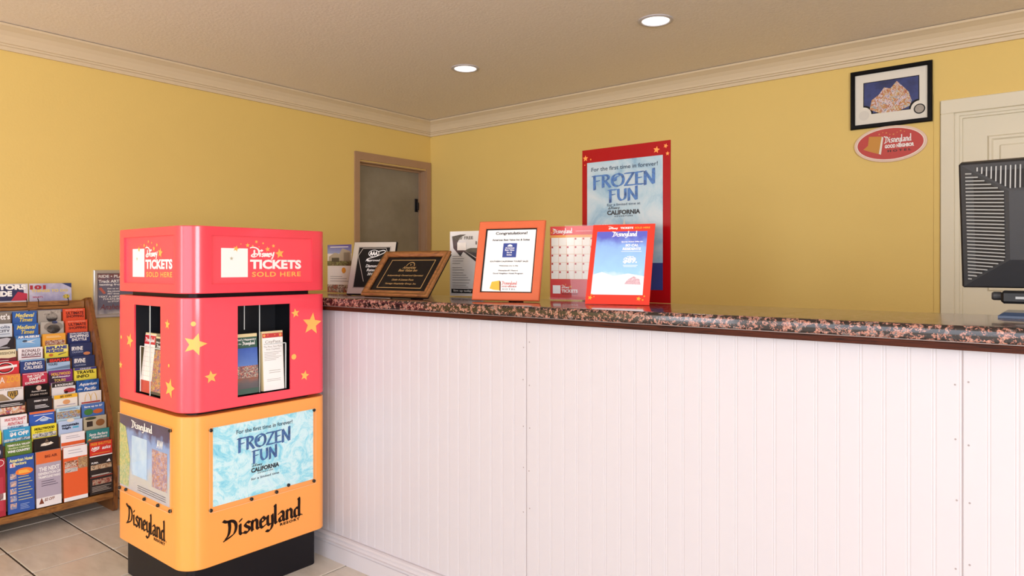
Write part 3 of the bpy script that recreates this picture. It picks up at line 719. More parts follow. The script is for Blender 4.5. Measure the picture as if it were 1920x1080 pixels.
W_, K_ = PAPER, BLACK
I = ink
B8 = dict(bold=.03); IT = dict(bold=.02, shear=.3)
def oval(u, v, ru, rv, n=16): return circ(u, v, ru, n, rv)
COLN = {3: 'rightmost rack column', 2: 'second rack column from right', 1: 'third rack column from right', 0: 'fourth rack column from right', -1: 'rack column at the picture edge'}
ORD = ['topmost']+[w+' down' for w in 'second third fourth fifth sixth seventh eighth ninth tenth eleventh'.split()]+['bottom row']
ORG, NAV, BLU = I('#e2532e'), I('#1f2f66'), I('#2d62ae')
LB = {  # (column, tier): look, paper, print
 (3,0): ('orange, dark lettering', ORG, [('T','SOUTH COAST PLAZA',0,.86,.8,.1,I('#f3b9a0')),('T','ULTIMATE',.03,.6,.8,.26,I('#5a1d18'),B8),('T','SHOPPING',.03,.3,.8,.24,I('#5a1d18'),B8)]),
 (3,1): ('orange, dark lettering', ORG, [('T','SOUTH COAST PLAZA',0,.88,.8,.1,I('#f3b9a0')),('T','ULTIMATE',.03,.62,.8,.26,I('#5a1d18'),B8),('T','SHOPPING',.03,.3,.8,.24,I('#5a1d18'),B8)]),
 (3,2): ('navy, white lettering', NAV, [('T','SOUTH COAST PLAZA',0,.9,.86,.13,W_,B8),('T','SHOPPING',0,.66,.86,.26,W_,B8),('T','SHUTTLE',0,.36,.68,.26,W_,B8)]),
 (3,3): ('navy, tall white lettering', I('#26345f'), [('T','IRVINE',-.18,.55,.5,.36,W_,B8),('T','CALIFORNIA',-.16,.22,.5,.14,I('#aab4d0')),('P',oval(.25,.05,.16,.14),I('#d98a5a'))]),
 (3,4): ('navy, tall white lettering', I('#26345f'), [('T','IRVINE',-.18,.6,.5,.4,W_,B8),('T','CALIFORNIA',-.16,.2,.5,.14,I('#aab4d0'))]),
 (3,5): ('yellow, black lettering', I('#efe04a'), [('B',-.5,.5,.8,1,I('#3a3f86')),('T','ONLINE',0,.9,.5,.12,W_),('T','TRAVEL',.0,.6,.82,.27,K_,B8),('T','INFO',-.12,.25,.55,.27,K_,B8)]),
 (3,6): ('deep blue, white script lettering', ramp_mat('print_aquarium','noise',18,[(.35,'#16356e'),(.55,'#2d6bb4'),(.7,'#4c3a8e')],.35), [('T','Aquarium',.0,.6,.8,.34,W_,IT),('T','of the',-.35,.24,.2,.14,W_,IT),('T','Pacific',.1,.22,.55,.28,W_,IT)]),
 (3,7): ('cream, thin golden double arch', I('#e9e2d8'), [('B',-.4,.45,.0,.12,I('#b5322e'))]),
 (3,8): ('blue, vegetables pictured below white lettering', I('#4a74b8'), [('T','Save up to $7',0,.75,.82,.2,W_,B8),('P',oval(-.22,.3,.2,.28),I('#3f7d3c')),('P',oval(.2,.28,.22,.2),I('#c8642e'))]),
 (3,9): ('beige, brown pastry and dark tag pictured', I('#b9ad92'), [('P',oval(.22,.4,.2,.3),I('#8a5a30')),('P',[(-.38,.15),(-.12,.15),(-.12,.6),(-.38,.6)],I('#2c2420')),('P',oval(-.2,.85,.25,.12),I('#39452c'))]),
 (3,10): ('teal, white script lettering', I('#2f8585'), [('T','Santa Barbara',.0,.62,.82,.24,W_,IT),('T','Waterfront',.05,.36,.7,.22,W_,IT),('B',-.5,.5,0,.18,I('#8d5c50')),('P',star_pts(-.38,.2,.1),I('#e9c53a'))]),
 (3,11): ('dark brown outlet shuttle, red header', I('#2b2220'), [('B',-.5,.5,.74,1,I('#d3342a')),('T','FREE SHUTTLE',0,.955,.9,.05,I('#f2a33a'),B8),('T','NIKE',-.24,.875,.38,.05,W_,dict(bold=.05,shear=.35)),('P',[(-.44,.85),(-.3,.815),(-.02,.865),(-.3,.835)],W_),('T','asics',.24,.868,.4,.06,W_,dict(bold=.03,shear=.3)),('L',-.4,.4,.775,.775,1,I('#f2a33a')),('B',-.5,.5,.715,.735,W_),
    ('B',-.46,.46,.47,.56,photo('shops',['#4b3a30','#a87f5c','#d8c4a6','#3a2a26'],70)),('T','PUMA',-.28,.6,.3,.035,W_,B8),('P',[(.22,.585),(.42,.585),(.36,.64)],W_),('L',-.43,.43,.355,.37,2,I('#d8d0c6')),('B',-.5,.5,.325,.335,I('#c0402e')),('B',-.4,.45,.18,.28,photo('shops2',['#2c1f1c','#8e3a30','#c0a48c','#2b2220'],70)),('L',-.42,.42,.06,.14,4,I('#b8aca0'))]),
 (2,0): ('grey, dark ride track pictured', I('#a7a096'), [('P',oval(.1,.6,.4,.4),photo('grey_ring',['#8d867c','#b9b2a8','#6e675f'],40)),('P',oval(.1,.35,.25,.45),I('#2a2728'))]),
 (2,1): ('pale grey, round dark tunnel pictured', I('#b4aea4'), [('P',oval(.05,.55,.42,.45),I('#8e877d')),('P',oval(.05,.35,.3,.4),I('#262426')),('P',oval(.1,.92,.13,.12),I('#3f5fa8')),('P',[(-.1,.1),(.02,.5),(.12,.1)],I('#b9c6e0'))]),
 (2,2): ('golden orange, red photo strip', I('#e9a63c'), [('L',-.34,.3,.68,.78,2,I('#f6dba8')),('B',-.4,.45,0,.42,photo('redstrip',['#a8402e','#d8c6b2','#7d2a22','#e0a070'],80))]),
 (2,3): ('yellow, bold blue lettering', I('#e8d94a'), [('B',-.5,.5,.4,1,I('#f0e789')),('T','BIPLANE',0,.8,.9,.28,I('#2c3c8e'),dict(bold=.06)),('T','RIDES!',-.08,.5,.75,.26,I('#2c3c8e'),dict(bold=.06)),('P',oval(-.25,.16,.1,.12),I('#d0702e')),('P',[(.05,.1),(.4,.28),(.42,.34),(.08,.2)],I('#3a3350'))]),
 (2,4): ('black and sky blue, red lettering', I('#a8c6e4'), [('B',-.5,.5,.6,1,I('#1e1d22')),('T','SEAPLANE',.04,.78,.86,.28,I('#e03a30'),dict(bold=.05)),('T','TOURS',-.25,.45,.4,.2,I('#2a3a4a'),B8),('P',[(-.5,.05),(.5,.3),(.5,.0),(-.5,0)],I('#6f8aa8'))]),
 (2,5): ('purple, golden lettering', I('#7a2a78'), [('P',[(-.5,0),(.1,0),(-.1,.5),(-.5,.7)],I('#2c1a30')),('T','HOLLYWOOD',0,.7,.82,.26,I('#e8b84a'),dict(bold=.04)),('T','Sightseeing',0,.42,.8,.2,W_,IT),('T','TOURS',-.05,.14,.5,.24,I('#e0c06a'),B8)]),
 (2,6): ('black and white, red racing car pictured', I('#e6e2e2'), [('B',-.5,.5,.62,1,I('#1d1a1c')),('T','& ROCKHURST',.02,.78,.8,.2,W_,B8),('P',oval(.25,.25,.26,.2),I('#a8303a')),('P',oval(.1,.12,.09,.12),I('#2a2426'))]),
 (2,7): ('cream, yellow band reading five off', I('#efe8dc'), [('B',-.5,.5,.68,1,I('#f0b92e')),('T','$5 OFF!',0,.84,.5,.2,I('#4a3a1e'),B8),('P',oval(.02,.35,.16,.2),I('#dfa06a')),('L',-.4,.4,.1,.1,1,I('#7a6a98'))]),
 (2,8): ('pale blue, tiny colourful crowd pictured', I('#bcdcec'), [('L',-.4,.4,.82,.9,2,I('#5a7fa8')),('B',-.5,.5,.1,.7,photo('kids',['#bcdcec','#2e3446','#d8a93a','#7db3d8','#8e3a34','#e6ddc8'],65))]),
 (2,9): ('pale lilac blue, dark rounded lettering', I('#b9cdea'), [('P',oval(0,1.0,.16,.16),I('#e4dcc8')),('T','mountain',-.02,.62,.72,.22,I('#1f2c44'),dict(bold=.05)),('T','high',-.18,.36,.36,.22,I('#1f2c44'),dict(bold=.05)),('B',.08,.34,.28,.44,I('#5ab4d8'))]),
 (2,10): ('white, narrow orange band', I('#f1eef0'), [('L',-.3,.3,.6,.75,2,I('#a8a2b0')),('B',-.5,.5,.0,.28,I('#e2622e'))]),
 (2,11): ('orange and white, four small photos', I('#e9622f'), [('B',-.5,.5,.8,1,I('#f3f0f1')),('L',-.3,.3,.88,.93,2,I('#a8a2b0')),('B',-.46,.08,.62,.74,photo('food',['#3a2420','#a86a4a','#e0d0c0','#6a3428'],90)),('B',-.46,.08,.53,.61,photo('plate',['#2a2628','#d8d2cc','#7a6f6a'],70)),('B',.1,.5,.57,.78,photo('food2',['#4a3828','#c8a878','#8a5a3a','#e8dcc8'],80)),('B',-.5,.5,0,.07,I('#f1eeee'))]),
 (1,0): ('royal blue, yellow script lettering', BLU, [('T','Medieval',0,.68,.8,.36,I('#f2e27a'),IT),('T','Times',.05,.28,.55,.34,I('#f2d84a'),IT)]),
 (1,1): ('royal blue, yellow script lettering', BLU, [('T','Medieval',0,.68,.8,.36,I('#f2e27a'),IT),('T','Times',.05,.26,.55,.34,I('#f2d84a'),IT)]),
 (1,2): ('sky blue, white lettering and aeroplane', I('#7fb3e2'), [('B',-.5,.5,.72,1,I('#2f6fb8')),('T','AIR MUSEUM',0,.86,.88,.2,W_,dict(bold=.05)),('P',[(-.3,.4),(.0,.5),(.35,.62),(.1,.42),(.3,.25),(-.05,.38)],I('#d8e2ea')),('P',oval(-.15,.5,.1,.1),I('#34506a'))]),
 (1,3): ('white, maroon serif lettering', I('#f3eef2'), [('T','RONALD',.02,.74,.75,.26,I('#5a2230')),('T','REAGAN',.02,.42,.78,.26,I('#5a2230')),('B',-.38,.42,.16,.24,I('#7a2430'))]),
 (1,4): ('dark blue, white lettering', I('#23407e'), [('B',-.5,.5,.9,1,I('#7fb0d8')),('T','DINING',.02,.66,.7,.27,W_,dict(bold=.02,shear=.12)),('T','CRUISES',.02,.32,.78,.27,W_,dict(bold=.02,shear=.12))]),
 (1,5): ('crimson, white brush lettering', I('#c2324e'), [('B',-.5,.5,.92,.95,W_),('T','THE TAYLOR',.02,.74,.7,.2,W_,dict(bold=.03,rot=.08)),('T','SWIFT',.0,.48,.5,.24,W_,dict(bold=.04,rot=.08)),('T','EXPERIENCE',.0,.2,.82,.2,W_,dict(bold=.03,rot=.08))]),
 (1,6): ('black, pale mountain emblem', K_, [('P',oval(.05,.72,.11,.2),I('#d8b8a8')),('T','Paramount Pictures',.05,.46,.6,.14,I('#d8d0c8'),IT),('T','STUDIO TOURS',.05,.18,.7,.14,I('#d0c2b4'))]),
 (1,7): ('black, small white lettering', I('#17161a'), [('T','DESERT HILLS',.05,.74,.55,.14,W_,B8),('L',-.2,.38,.14,.36,3,W_)]),
 (1,8): ('bright blue, orange top strip', I('#2d5fc0'), [('B',-.5,.5,.82,1,I('#e0703a')),('L',-.34,.44,.68,.68,1,W_),('P',[(-.3,.2),(.05,.56),(.42,.22),(.36,.22),(.05,.48),(-.22,.2)],W_),('P',oval(.08,.25,.18,.13),I('#b9d2f0'))]),
 (1,9): ('yellow, slanted black lettering', I('#f2e43c'), [('T','HOLLYWOOD',0,.72,.82,.22,K_,dict(bold=.05,shear=.2)),('T','& BEVERLY HILLS TOURS',0,.48,.75,.1,K_,dict(shear=.2)),('B',-.48,.48,.0,.36,photo('street',['#cfe0ea','#3a4250','#e8e4da','#8fb0cc'],80))]),
 (1,10): ('black, silver script emblem', I('#171416'), [('P',oval(.0,.5,.24,.12),I('#c9b8a0')),('P',[(-.26,.4),(-.1,.62),(.04,.46),(.16,.66),(.28,.5),(.12,.4),(-.04,.36)],I('#efe6d6'),-.0013),('P',[(-.08,.62),(.0,.95),(.1,.62),(.02,.7)],I('#6a5a4a'))]),
 (1,11): ('lilac, orange header over white lettering', I('#b4a9ba'), [('B',-.5,.5,.78,1,I('#e2703a')),('T','BIG AIR',.1,.9,.5,.05,I('#7a2a1a'),B8),('T','THE NEXT',.02,.68,.82,.075,W_,B8),('T','GENERATION OF',.02,.6,.88,.05,W_,B8),('T','TRAMPOLINE PARKS',.02,.535,.88,.045,W_,B8),('L',-.3,.36,.38,.46,3,I('#4a3f52')),('B',-.5,.5,0,.17,I('#ece8ea')),('T','$2 OFF',.02,.12,.42,.06,I('#8a4a2a'),IT),('P',[(-.4,.06),(-.2,.06),(-.3,.17)],I('#7a3a24'))]),
 (0,0): ('taupe, white lettering', I('#857e74'), [('T',"Knott's",.02,.6,.9,.5,W_,B8)]),
 (0,1): ('pale blue white, dark lettering', I('#dde6f0'), [('T','olis',.22,.72,.38,.25,I('#3a4a6a')),('T','CITY',.18,.38,.45,.22,I('#22304a'),B8),('L',-.05,.4,.12,.12,1,I('#4a5a7a'))]),
 (0,2): ('black, silver curved shape', I('#1c1b20'), [('P',[(-.5,.1),(-.1,.2),(.2,.4),(.35,.85),(.2,.95),(-.5,.8)],I('#b8b8c2')),('L',-.4,.3,.08,.16,2,I('#d0d0d6'))]),
 (0,3): ('cream, maroon lower band', I('#e9deb8'), [('T','MISSION',.1,.72,.7,.22,I('#6a5f44')),('P',[(-.5,0),(.5,0),(.5,.36),(.2,.28),(-.1,.34),(-.5,.2)],I('#7a2434')),('L',-.4,.2,.1,.1,1,W_)]),
 (0,4): ('red, white banner across dark ring', I('#d8303a'), [('P',oval(-.05,.5,.36,.46),W_),('P',oval(-.05,.5,.32,.41),I('#3a1c20'),-.0011),('P',oval(-.05,.5,.25,.32),I('#c22c36'),-.0013),('P',[(-.45,.38),(.42,.52),(.42,.72),(-.45,.58)],W_,-.0016)]),
 (0,5): ('peach orange, white and golden lettering', ramp_mat('print_zoo','noise',12,[(.35,'#d8743c'),(.6,'#e89a5a')],.4), [('T','LA',-.27,.6,.3,.5,W_,dict(bold=.0)),('T','ZOO',.2,.62,.5,.5,I('#f2b92e'),dict(bold=.0))]),
 (0,6): ('white, black and gold shield emblem', I('#ece6e4'), [('T','BEST STUDIO TOUR',0,.9,.9,.1,I('#8a8078')),('P',[(-.5,0),(.0,0),(-.3,.55),(-.5,.6)],I('#a08a6a')),('P',[(-.12,.75),(.28,.75),(.29,.4),(.08,.02),(-.13,.4)],I('#2a2420')),('P',[(-.09,.70),(.25,.70),(.26,.4),(.08,.08),(-.1,.4)],I('#c8a04a'),-.0011),('T','WB',.08,.47,.28,.4,I('#2a2420'),dict(bold=.02))]),
 (0,7): ('black, red and blue photo below', I('#171619'), [('L',-.45,.4,.68,.8,2,W_),('B',-.5,.5,.0,.55,photo('fun',['#5a8fd8','#b03a32','#d8b08a','#e8e0da','#7ab0ea'],45))]),
 (0,8): ('white, red slanted lettering', I('#f3f0f2'), [('T','WATERCRAFT',.05,.7,.82,.26,I('#c22c3a'),IT),('T','RENTALS',.05,.36,.6,.24,I('#c22c3a'),IT)]),
 (0,9): ('aqua blue, large white lettering', I('#2f9fd0'), [('T','$4 OFF',.08,.52,.72,.36,W_,dict(bold=.05)),('L',-.3,.3,.82,.86,1,W_),('B',-.5,.5,0,.2,photo('sea',['#2f9fd0','#e6eef2','#3a4a5a','#bcdcea'],90))]),
 (0,10): ('olive green, white lettering', I('#5c7f2f'), [('T','TEMECULA VALLEY',0,.76,.88,.16,W_,B8),('T','Southern California',0,.54,.8,.14,I('#e8efc8'),IT),('T','WINE COUNTRY',0,.28,.86,.2,W_,dict(bold=.05))]),
 (0,11): ('blue, yellow text and picture boxes', I('#2c55a8'), [('T','American Hotel',0,.93,.88,.06,I('#f0ec9a'),B8),('T','Doctors',-.05,.865,.5,.055,I('#f0ec9a'),B8),('B',-.42,-.22,.81,.88,I('#e8c8cc')),('P',[(-.34,.82),(-.3,.82),(-.3,.87),(-.34,.87)],I('#d03038'),-.0012),('P',oval(.12,.71,.34,.065),I('#f0802e')),('L',-.1,.34,.69,.73,3,I('#f6e26a'))]+
    [('B',-.42,-.18,.6-.13*i,.7-.13*i,photo('box%d' % i,['#c8d6ea','#e0b08a','#5a7ab0','#e8ecf2'],60)) for i in range(5)]+[('L',-.12,.42,.22,.62,9,I('#e8e070')),('L',-.05,.3,.06,.14,4,I('#9ab0d8'))]),
 (-1,9): ('lime yellow', I('#d8d83a'), []),
 (-1,10): ('dark navy', I('#26283f'), [('P',oval(.3,.4,.12,.3),I('#d0d4e0'))]),
 (-1,11): ('crimson, white lower box', I('#a82438'), [('P',oval(.3,.93,.16,.06),W_),('P',oval(.3,.93,.14,.05),I('#b02a3c'),-.0011),('B',-.4,.42,.1,.68,I('#b83448')),('B',.1,.5,.28,.4,W_)]),
}
for (c, k), (look, base, ops) in sorted(LB.items()):
    a, _, b = look.partition(', ')
    lab = '%s leaflet%s, %s, %s' % (a, ' with '+b if b else '', ORD[k], COLN[c])
    o = rack_leaf(c, k, lab, base, ops, dy=random.uniform(-.002, .002), dz=random.uniform(-.003, .003))
    if (c, k) == (3, 7):   # thin golden arches
        h = .232; m = MB()
        for cx in (-.012, .015):
            pts = [(cx+.0135*math.cos(a)*(1 if True else 1), h-.048+.04*math.sin(a)) for a in [math.pi*i/14 for i in range(15)]]
            for i in range(14):
                p, q = pts[i], pts[i+1]; m.poly(hull([(p[0]-.0013, p[1]), (p[0]+.0013, p[1]), (q[0]-.0013, q[1]+.001), (q[0]+.0013, q[1]+.001)]), -.0014)
        ob('print_arch', m, I('#e0b52e'), o)
o = rack_leaf(0, 9, "white leaflet with small blue lettering peeking above the aqua one in the rack", I('#eef2f6'), [('T', 'DREAMS', .0, .86, .6, .16, I('#2f6fa0'), B8)], dz=.012, dx=-.0145, th=.002)
# two magazines behind the rack's top rail
for nm, y0, y1, lab in (('guide', -.268, -.475, 'visitors magazine with white block lettering on the rack top'), ('things', -.071, -.262, 'grey lilac magazine with red numerals on the rack top')):
    w = y0-y1
    g = leaflet(lab, frame((.114, RKY+(y0+y1)/2, .862), R90, .06), w, .275, I('#cfd0da') if nm == 'guide' else ramp_mat('print_lilac', 'noise', 8, [(.35, '#8f8fb4'), (.55, '#b9b6cc'), (.7, '#d8d4de')], .35), .008, 'magazine', 'magazines on the rack top', 'magazine')
    if nm == 'guide':
        ob('print_band', MB().poly([(-.02, .19), (.085, .19), (.085, .27), (-.02, .27)], -.0005), I('#2c3058'), g)
        ob('print_band', MB().poly([(.03, .19), (.1, .19), (.1, .225), (.06, .235)], -.0009), I('#b8304a'), g)
        ob('lettering', txt(MB(), 'VISITORS', -.0, .258, .19, .026, -.0014, .06), W_, g); ob('lettering', txt(MB(), 'GUIDE', -.02, .226, .11, .028, -.0014, .06), W_, g)
    else:
        ob('lettering', txt(MB(), '101', -.058, .255, .07, .022, -.0014, .06), I('#a82a34'), g); ob('lettering', txt(MB(), 'THINGS TO DO', -.005, .237, .165, .014, -.0014, .04), I('#e0c86a'), g)
        ob('lettering', txt(MB(), "WHAT'S", -.06, .205, .045, .01, -.0014, .02), I('#a82a5a'), g)
        ob('print_shape', MB().poly([(.05, .275), (.095, .25), (.095, .275)], -.0009), I('#2c3a6a'), g)
        ob('print_shape', MB().poly(circ(.07, .205, .016, 12, .012), -.0009), photo('car', ['#2a2a2e', '#d8c04a', '#5a5a60'], 90), g)

# ------------------------------------------------------------------ framed notice on the left wall
t = thing('framed_notice', 'grey transit notice in a silver frame on the wall behind the kiosk', 'framed notice', frame((.0, -2.437, .937), R90, 0))
def picture_frame(parent, w, h, b, th, m, y0=None, name='frame', lip=.004):
    """mitred frame: front at y = -th"""
    q = [(-w/2, 0), (w/2, 0), (w/2, h), (-w/2, h)]; g = [(-w/2+b, b), (w/2-b, b), (w/2-b, h-b), (-w/2+b, h-b)]
    e = [(-w/2+lip, lip), (w/2-lip, lip), (w/2-lip, h-lip), (-w/2+lip, h-lip)]
    f = [(-w/2+b-lip, b-lip), (w/2-b+lip, b-lip), (w/2-b+lip, h-b+lip), (-w/2+b-lip, h-b+lip)]
    V = [(p[0], 0, p[1]) for p in q]+[(p[0], -th+lip, p[1]) for p in q]+[(p[0], -th, p[1]) for p in e]+[(p[0], -th, p[1]) for p in f]+[(p[0], -th+lip, p[1]) for p in g]+[(p[0], 0, p[1]) for p in g]
    Fs = []
    for r in range(5): Fs += [(r*4+i, r*4+(i+1) % 4, r*4+4+(i+1) % 4, r*4+4+i) for i in range(4)]
    Fs += [(20+i, 20+(i+1) % 4, (i+1) % 4, i) for i in range(4)]
    return ob(name, MB().add(V, Fs), m, parent)
picture_frame(t, .34, .267, .02, .018, SILVER)
ob('sheet', MB().box(-.152, .152, -.004, 0, .018, .249), fade('print_grey_notice', [(0, '#e9e4de'), (.1, '#dcd8d4'), (.25, '#77788a'), (.75, '#6d6c80'), (.9, '#8a5a58')], .018, .3), t)
for s, x, z, w, h, m in (('RIDE • PLAY', -.072, .232, .142, .016, PAPER), ('Track ART in', -.077, .204, .132, .017, PAPER), ('texting from', -.077, .184, .125, .015, PAPER), ('Get up to', -.068, .162, .06, .009, PAPER), ('the minute', -.064, .148, .066, .009, PAPER), ('ART times', -.066, .134, .064, .009, PAPER), ('TEXT A NEXT', -.082, .118, .12, .010, PAPER), ('714-572-80', -.075, .104, .09, .011, PAPER), ('to STOP', -.065, .09, .06, .009, PAPER)):
    ob('lettering', txt(MB(), s, x, z, w, h, -.0048, .03), m, t)
ob('lettering', txt(MB(), 'Anaheim', -.07, .06, .13, .03, -.0048, .0, .3), I('#8a3a34'), t)
ob('print_phone', MB().poly([(-.142, .165), (-.128, .17), (-.104, .138), (-.116, .132)], -.0045), I('#c86a5a'), t)

# ------------------------------------------------------------------ pictures on the back wall
t = thing('framed_picture', 'black framed colourful artwork in a white mat high on the wall', 'framed picture', frame((3.476, 0, 1.972)))
picture_frame(t, .388, .315, .022, .02, mat('frame_black', '#0c0b0d', .3, .05, 20, spec=.15))
ob('mat_board', MB().box(-.174, .174, -.006, 0, .02, .295), I('#e4ded2'), t)
def art_outline(g):
    x0, x1, z0, z1, r = -.127-g, .13+g, .082-g, .245+g, .045-g
    P = [(x0, z1), (x1, z1)]
    P += [(x1+.002+(r)*math.cos(a), z0-.002+(r)*math.sin(a)) for a in [math.radians(92+88*i/8) for i in range(9)]]
    P += [(x0-.002+(r)*math.cos(a), z0-.002+(r)*math.sin(a)) for a in [math.radians(0+88*i/8) for i in range(9)]]
    return P
ob('mat_line', MB().poly(art_outline(.004), -.0064), BLACK, t)
ob('artwork', MB().poly(art_outline(0), -.0068), ramp_mat('art_sky', 'noise', 6, [(.3, '#1b1c3a'), (.5, '#34407c'), (.7, '#22234a')], .35), t)
ob('artwork_bloom', MB().poly([(-.1, .1), (-.09, .15), (-.055, .175), (-.03, .21), (.0, .2), (.03, .235), (.06, .2), (.085, .17), (.1, .12), (.09, .095), (.04, .075), (-.05, .075)], -.0072),
   ramp_mat('art_patches', 'noise', 48, [(.32, '#5f7fa8'), (.4, '#d9cbb8'), (.46, '#c8953e'), (.5, '#a8483e'), (.55, '#e2dad0'), (.6, '#cba8be'), (.66, '#7f988f')], .35, detail=3, distort=.8), t)
sl = mat('medal_silver', '#9c958c', .3, .2, 120, metal=.7)
ob('medallion', MB().poly(circ(.135, .073, .026, 24), -.0078, .002), BLACK, t); ob('medallion_face', MB().poly(circ(.135, .073, .021, 24), -.0085), sl, t)
ob('mat_stamp', MB().poly(circ(-.128, .072, .026, 24), -.0066), I('#d8d2c8'), t)

t = thing('oval_sign', 'red oval wall sign with pale rim and white lettering under the framed picture', 'sign', frame((3.474, 0, 1.877)))
ob('rim', MB().poly(circ(0, 0, .173, 48, .0965), -.012, .012), I('#e2c4b0'), t)
ob('rim_line', MB().poly(circ(0, 0, .161, 48, .0855), -.0126), I('#f3e6dc'), t)
ob('face', MB().poly(circ(0, 0, .157, 48, .082), -.0132), I('#c03c34'), t)
ob('print_card', MB().poly([(-.1, .048), (-.038, .042), (-.052, -.05), (-.075, -.042), (-.092, -.035), (-.128, -.02), (-.105, .0)], -.0138), I('#c98a2e'), t)
ob('print_door', MB().poly([(-.038, .042), (-.03, .036), (-.042, -.055), (-.052, -.05)], -.0142), I('#e8e0d4'), t)
m = MB(); blackletter(m, 'Disneyland', -.026, .006, .125, .036, -.0142, .13); ob('lettering', m, PAPER, t)
ob('lettering', txt(MB(), 'GOOD NEIGHBOR', .045, -.014, .137, .019, -.0142, .05), PAPER, t)
ob('lettering', txt(MB(), 'HOTEL', .045, -.039, .11, .012, -.0142, .04, 0, 1.6), I('#3a1c1a'), t)
m = MB()
for i in range(8): m.poly(star_pts(-.05+i*.017, .055+.008*math.sin(i*1.3), .004 if i % 2 else .006), -.0142)
ob('print_star', m, I('#d88a4a'), t)

# ------------------------------------------------------------------ things on the countertop
def stand(name, label, cat, x, y, yaw, tilt, th):
    return thing(name, label, cat, frame((x, y, CT+.0006+th*math.sin(math.radians(tilt))), math.radians(yaw), math.radians(tilt)))
def easel(parent, h, th, tilt, w=.04, at=.6, reach=.05):
    t = math.radians(tilt); r = th*math.sin(t)
    zb, bk = at*h*math.cos(t)-th*math.sin(t), at*h*math.sin(t)+th*math.cos(t)
    gz, gb = -r, bk+reach
    L = lambda z, b: (b*math.cos(t)-z*math.sin(t), b*math.sin(t)+z*math.cos(t))
    (ya, za), (yb, zb2) = L(zb, bk), L(gz+.0003, gb)
    m = MB().add([(-w/2, ya, za), (w/2, ya, za), (w/2+.01, yb, zb2), (-w/2-.01, yb, zb2), (-w/2, ya+.003, za+.002), (w/2, ya+.003, za+.002), (w/2+.01, yb+.003, zb2), (-w/2-.01, yb+.003, zb2)],
                 [(0,3,2,1),(4,5,6,7),(0,1,5,4),(1,2,6,5),(2,3,7,6),(3,0,4,7)])
    ob('easel_leg', m, DARK, parent)
def put_on(parent): return lambda n, m, t: ob(n, m, t, parent)
# leaflet in a clear holder, nearest the kiosk
t = stand('acrylic_sign_holder', 'clear holder with house photo flyer at the kiosk end of the counter', 'sign holder', 1.509, -2.09, 6.6, 0, 0)
ob('flyer', MB().box(-.08, .08, .003, .004, .004, .232), PAPER, t)
ob('print_sky', MB().rect(-.08, .08, .19, .232, .0024), fade('print_violet_sky', [(0, '#9fb4e2'), (1, '#5a52a8')], .19, .24), t)
ob('print_house', MB().poly([(-.07, .145), (-.07, .175), (-.03, .195), (.0, .188), (.02, .215), (.075, .2), (.08, .145)], .0018), I('#b9b29c'), t)
ob('print_house', MB().rect(.03, .07, .15, .195, .0014), I('#8f8a78'), t)
ob('print_garden', MB().rect(-.08, .08, .132, .155, .0014), photo('garden', ['#4a5a34', '#8a8f5a', '#3a2f28', '#c9b98a'], 50), t)
ob('print_house', MB().rect(-.05, .0, .15, .17, .0012), I('#3c3a38'), t)
ob('fine_print', MB().rect(-.06, .06, .219, .223, .0014), PAPER, t)
ob('print_sun', MB().poly(circ(.03, .11, .014, 12), .0014), I('#eea53a'), t)
ob('print_people', MB().rect(-.08, .08, .004, .042, .0018), photo('people', ['#5a1f2e', '#d8c4c0', '#2e2430', '#b85a5a', '#c98a3a'], 50), t)
ob('fine_print', MB().rect(-.06, .05, .07, .072, .0014).rect(-.06, .02, .08, .082, .0014).rect(-.06, .06, .058, .06, .0014), I('#8a8a92'), t)
ob('front_pane', MB().box(-.083, .083, 0, .0012, .001, .236), CLEAR, t)
ob('back_pane', MB().box(-.083, .083, .005, .0062, .001, .236), CLEAR, t); ob('foot', MB().box(-.083, .083, .0062, .075, .0, .002), CLEAR, t)
# black award plaque with silver border
t = stand('award_plaque', 'black award plaque with silver border leaning beside the house flyer', 'plaque', 1.818, -2.17, 25, 19, .014)
ob('board', MB().cbox(-.105, .105, 0, .014, 0, .249, .003), DARK, t)
ob('border_plate', MB().rect(-.102, .1, .004, .246, -.0006), SILVER, t)
ob('black_plate', MB().rect(-.078, .078, .03, .224, -.0012), BLACK, t)
m = MB()
for a, b in (((-.056, .216), (.056, .216)), ((.056, .216), (.072, .18)), ((.072, .18), (.03, .06)), ((-.056, .216), (-.074, .18)), ((-.074, .18), (-.03, .06)), ((-.076, .032), (.076, .032)), ((-.076, .222), (.076, .222)), ((-.076, .032), (-.076, .222)), ((.076, .032), (.076, .222))):
    d = Vector((b[0]-a[0], b[1]-a[1])).normalized(); n = (-d.y*.0011, d.x*.0011)
    m.poly([(a[0]-n[0], a[1]-n[1]), (b[0]-n[0], b[1]-n[1]), (b[0]+n[0], b[1]+n[1]), (a[0]+n[0], a[1]+n[1])], -.0016)
ob('engraved_line', m, SILVER, t)
m = MB(); m.poly(circ(.0, .192, .026, 24, .017), -.0016)
ob('emblem_oval', m, PAPER, t); ob('emblem_oval', MB().poly(circ(.0, .192, .0235, 24, .0148), -.0019), BLACK, t)
ob('lettering', txt(MB(), 'AAA', 0, .192, .04, .021, -.0023, .05), PAPER, t)
m = MB(); pen(m, [[(.02, .2), (.045, .206), (.055, .198), (.02, .18), (-.02, .168), (-.03, .162), (-.018, .16)]], 0, 0, 1, 1, .003, 60, .002, -.0023); ob('emblem_swoosh', m, PAPER, t)
for s, z, w, h in (('Approved', .158, .07, .014), ('Diamond', .133, .06, .014), ('Rated', .114, .045, .013), ('2014', .095, .035, .012)):
    ob('lettering', txt(MB(), s, .0, z, w, h, -.0018, .015, .25 if z > .09 else 0), PAPER, t)
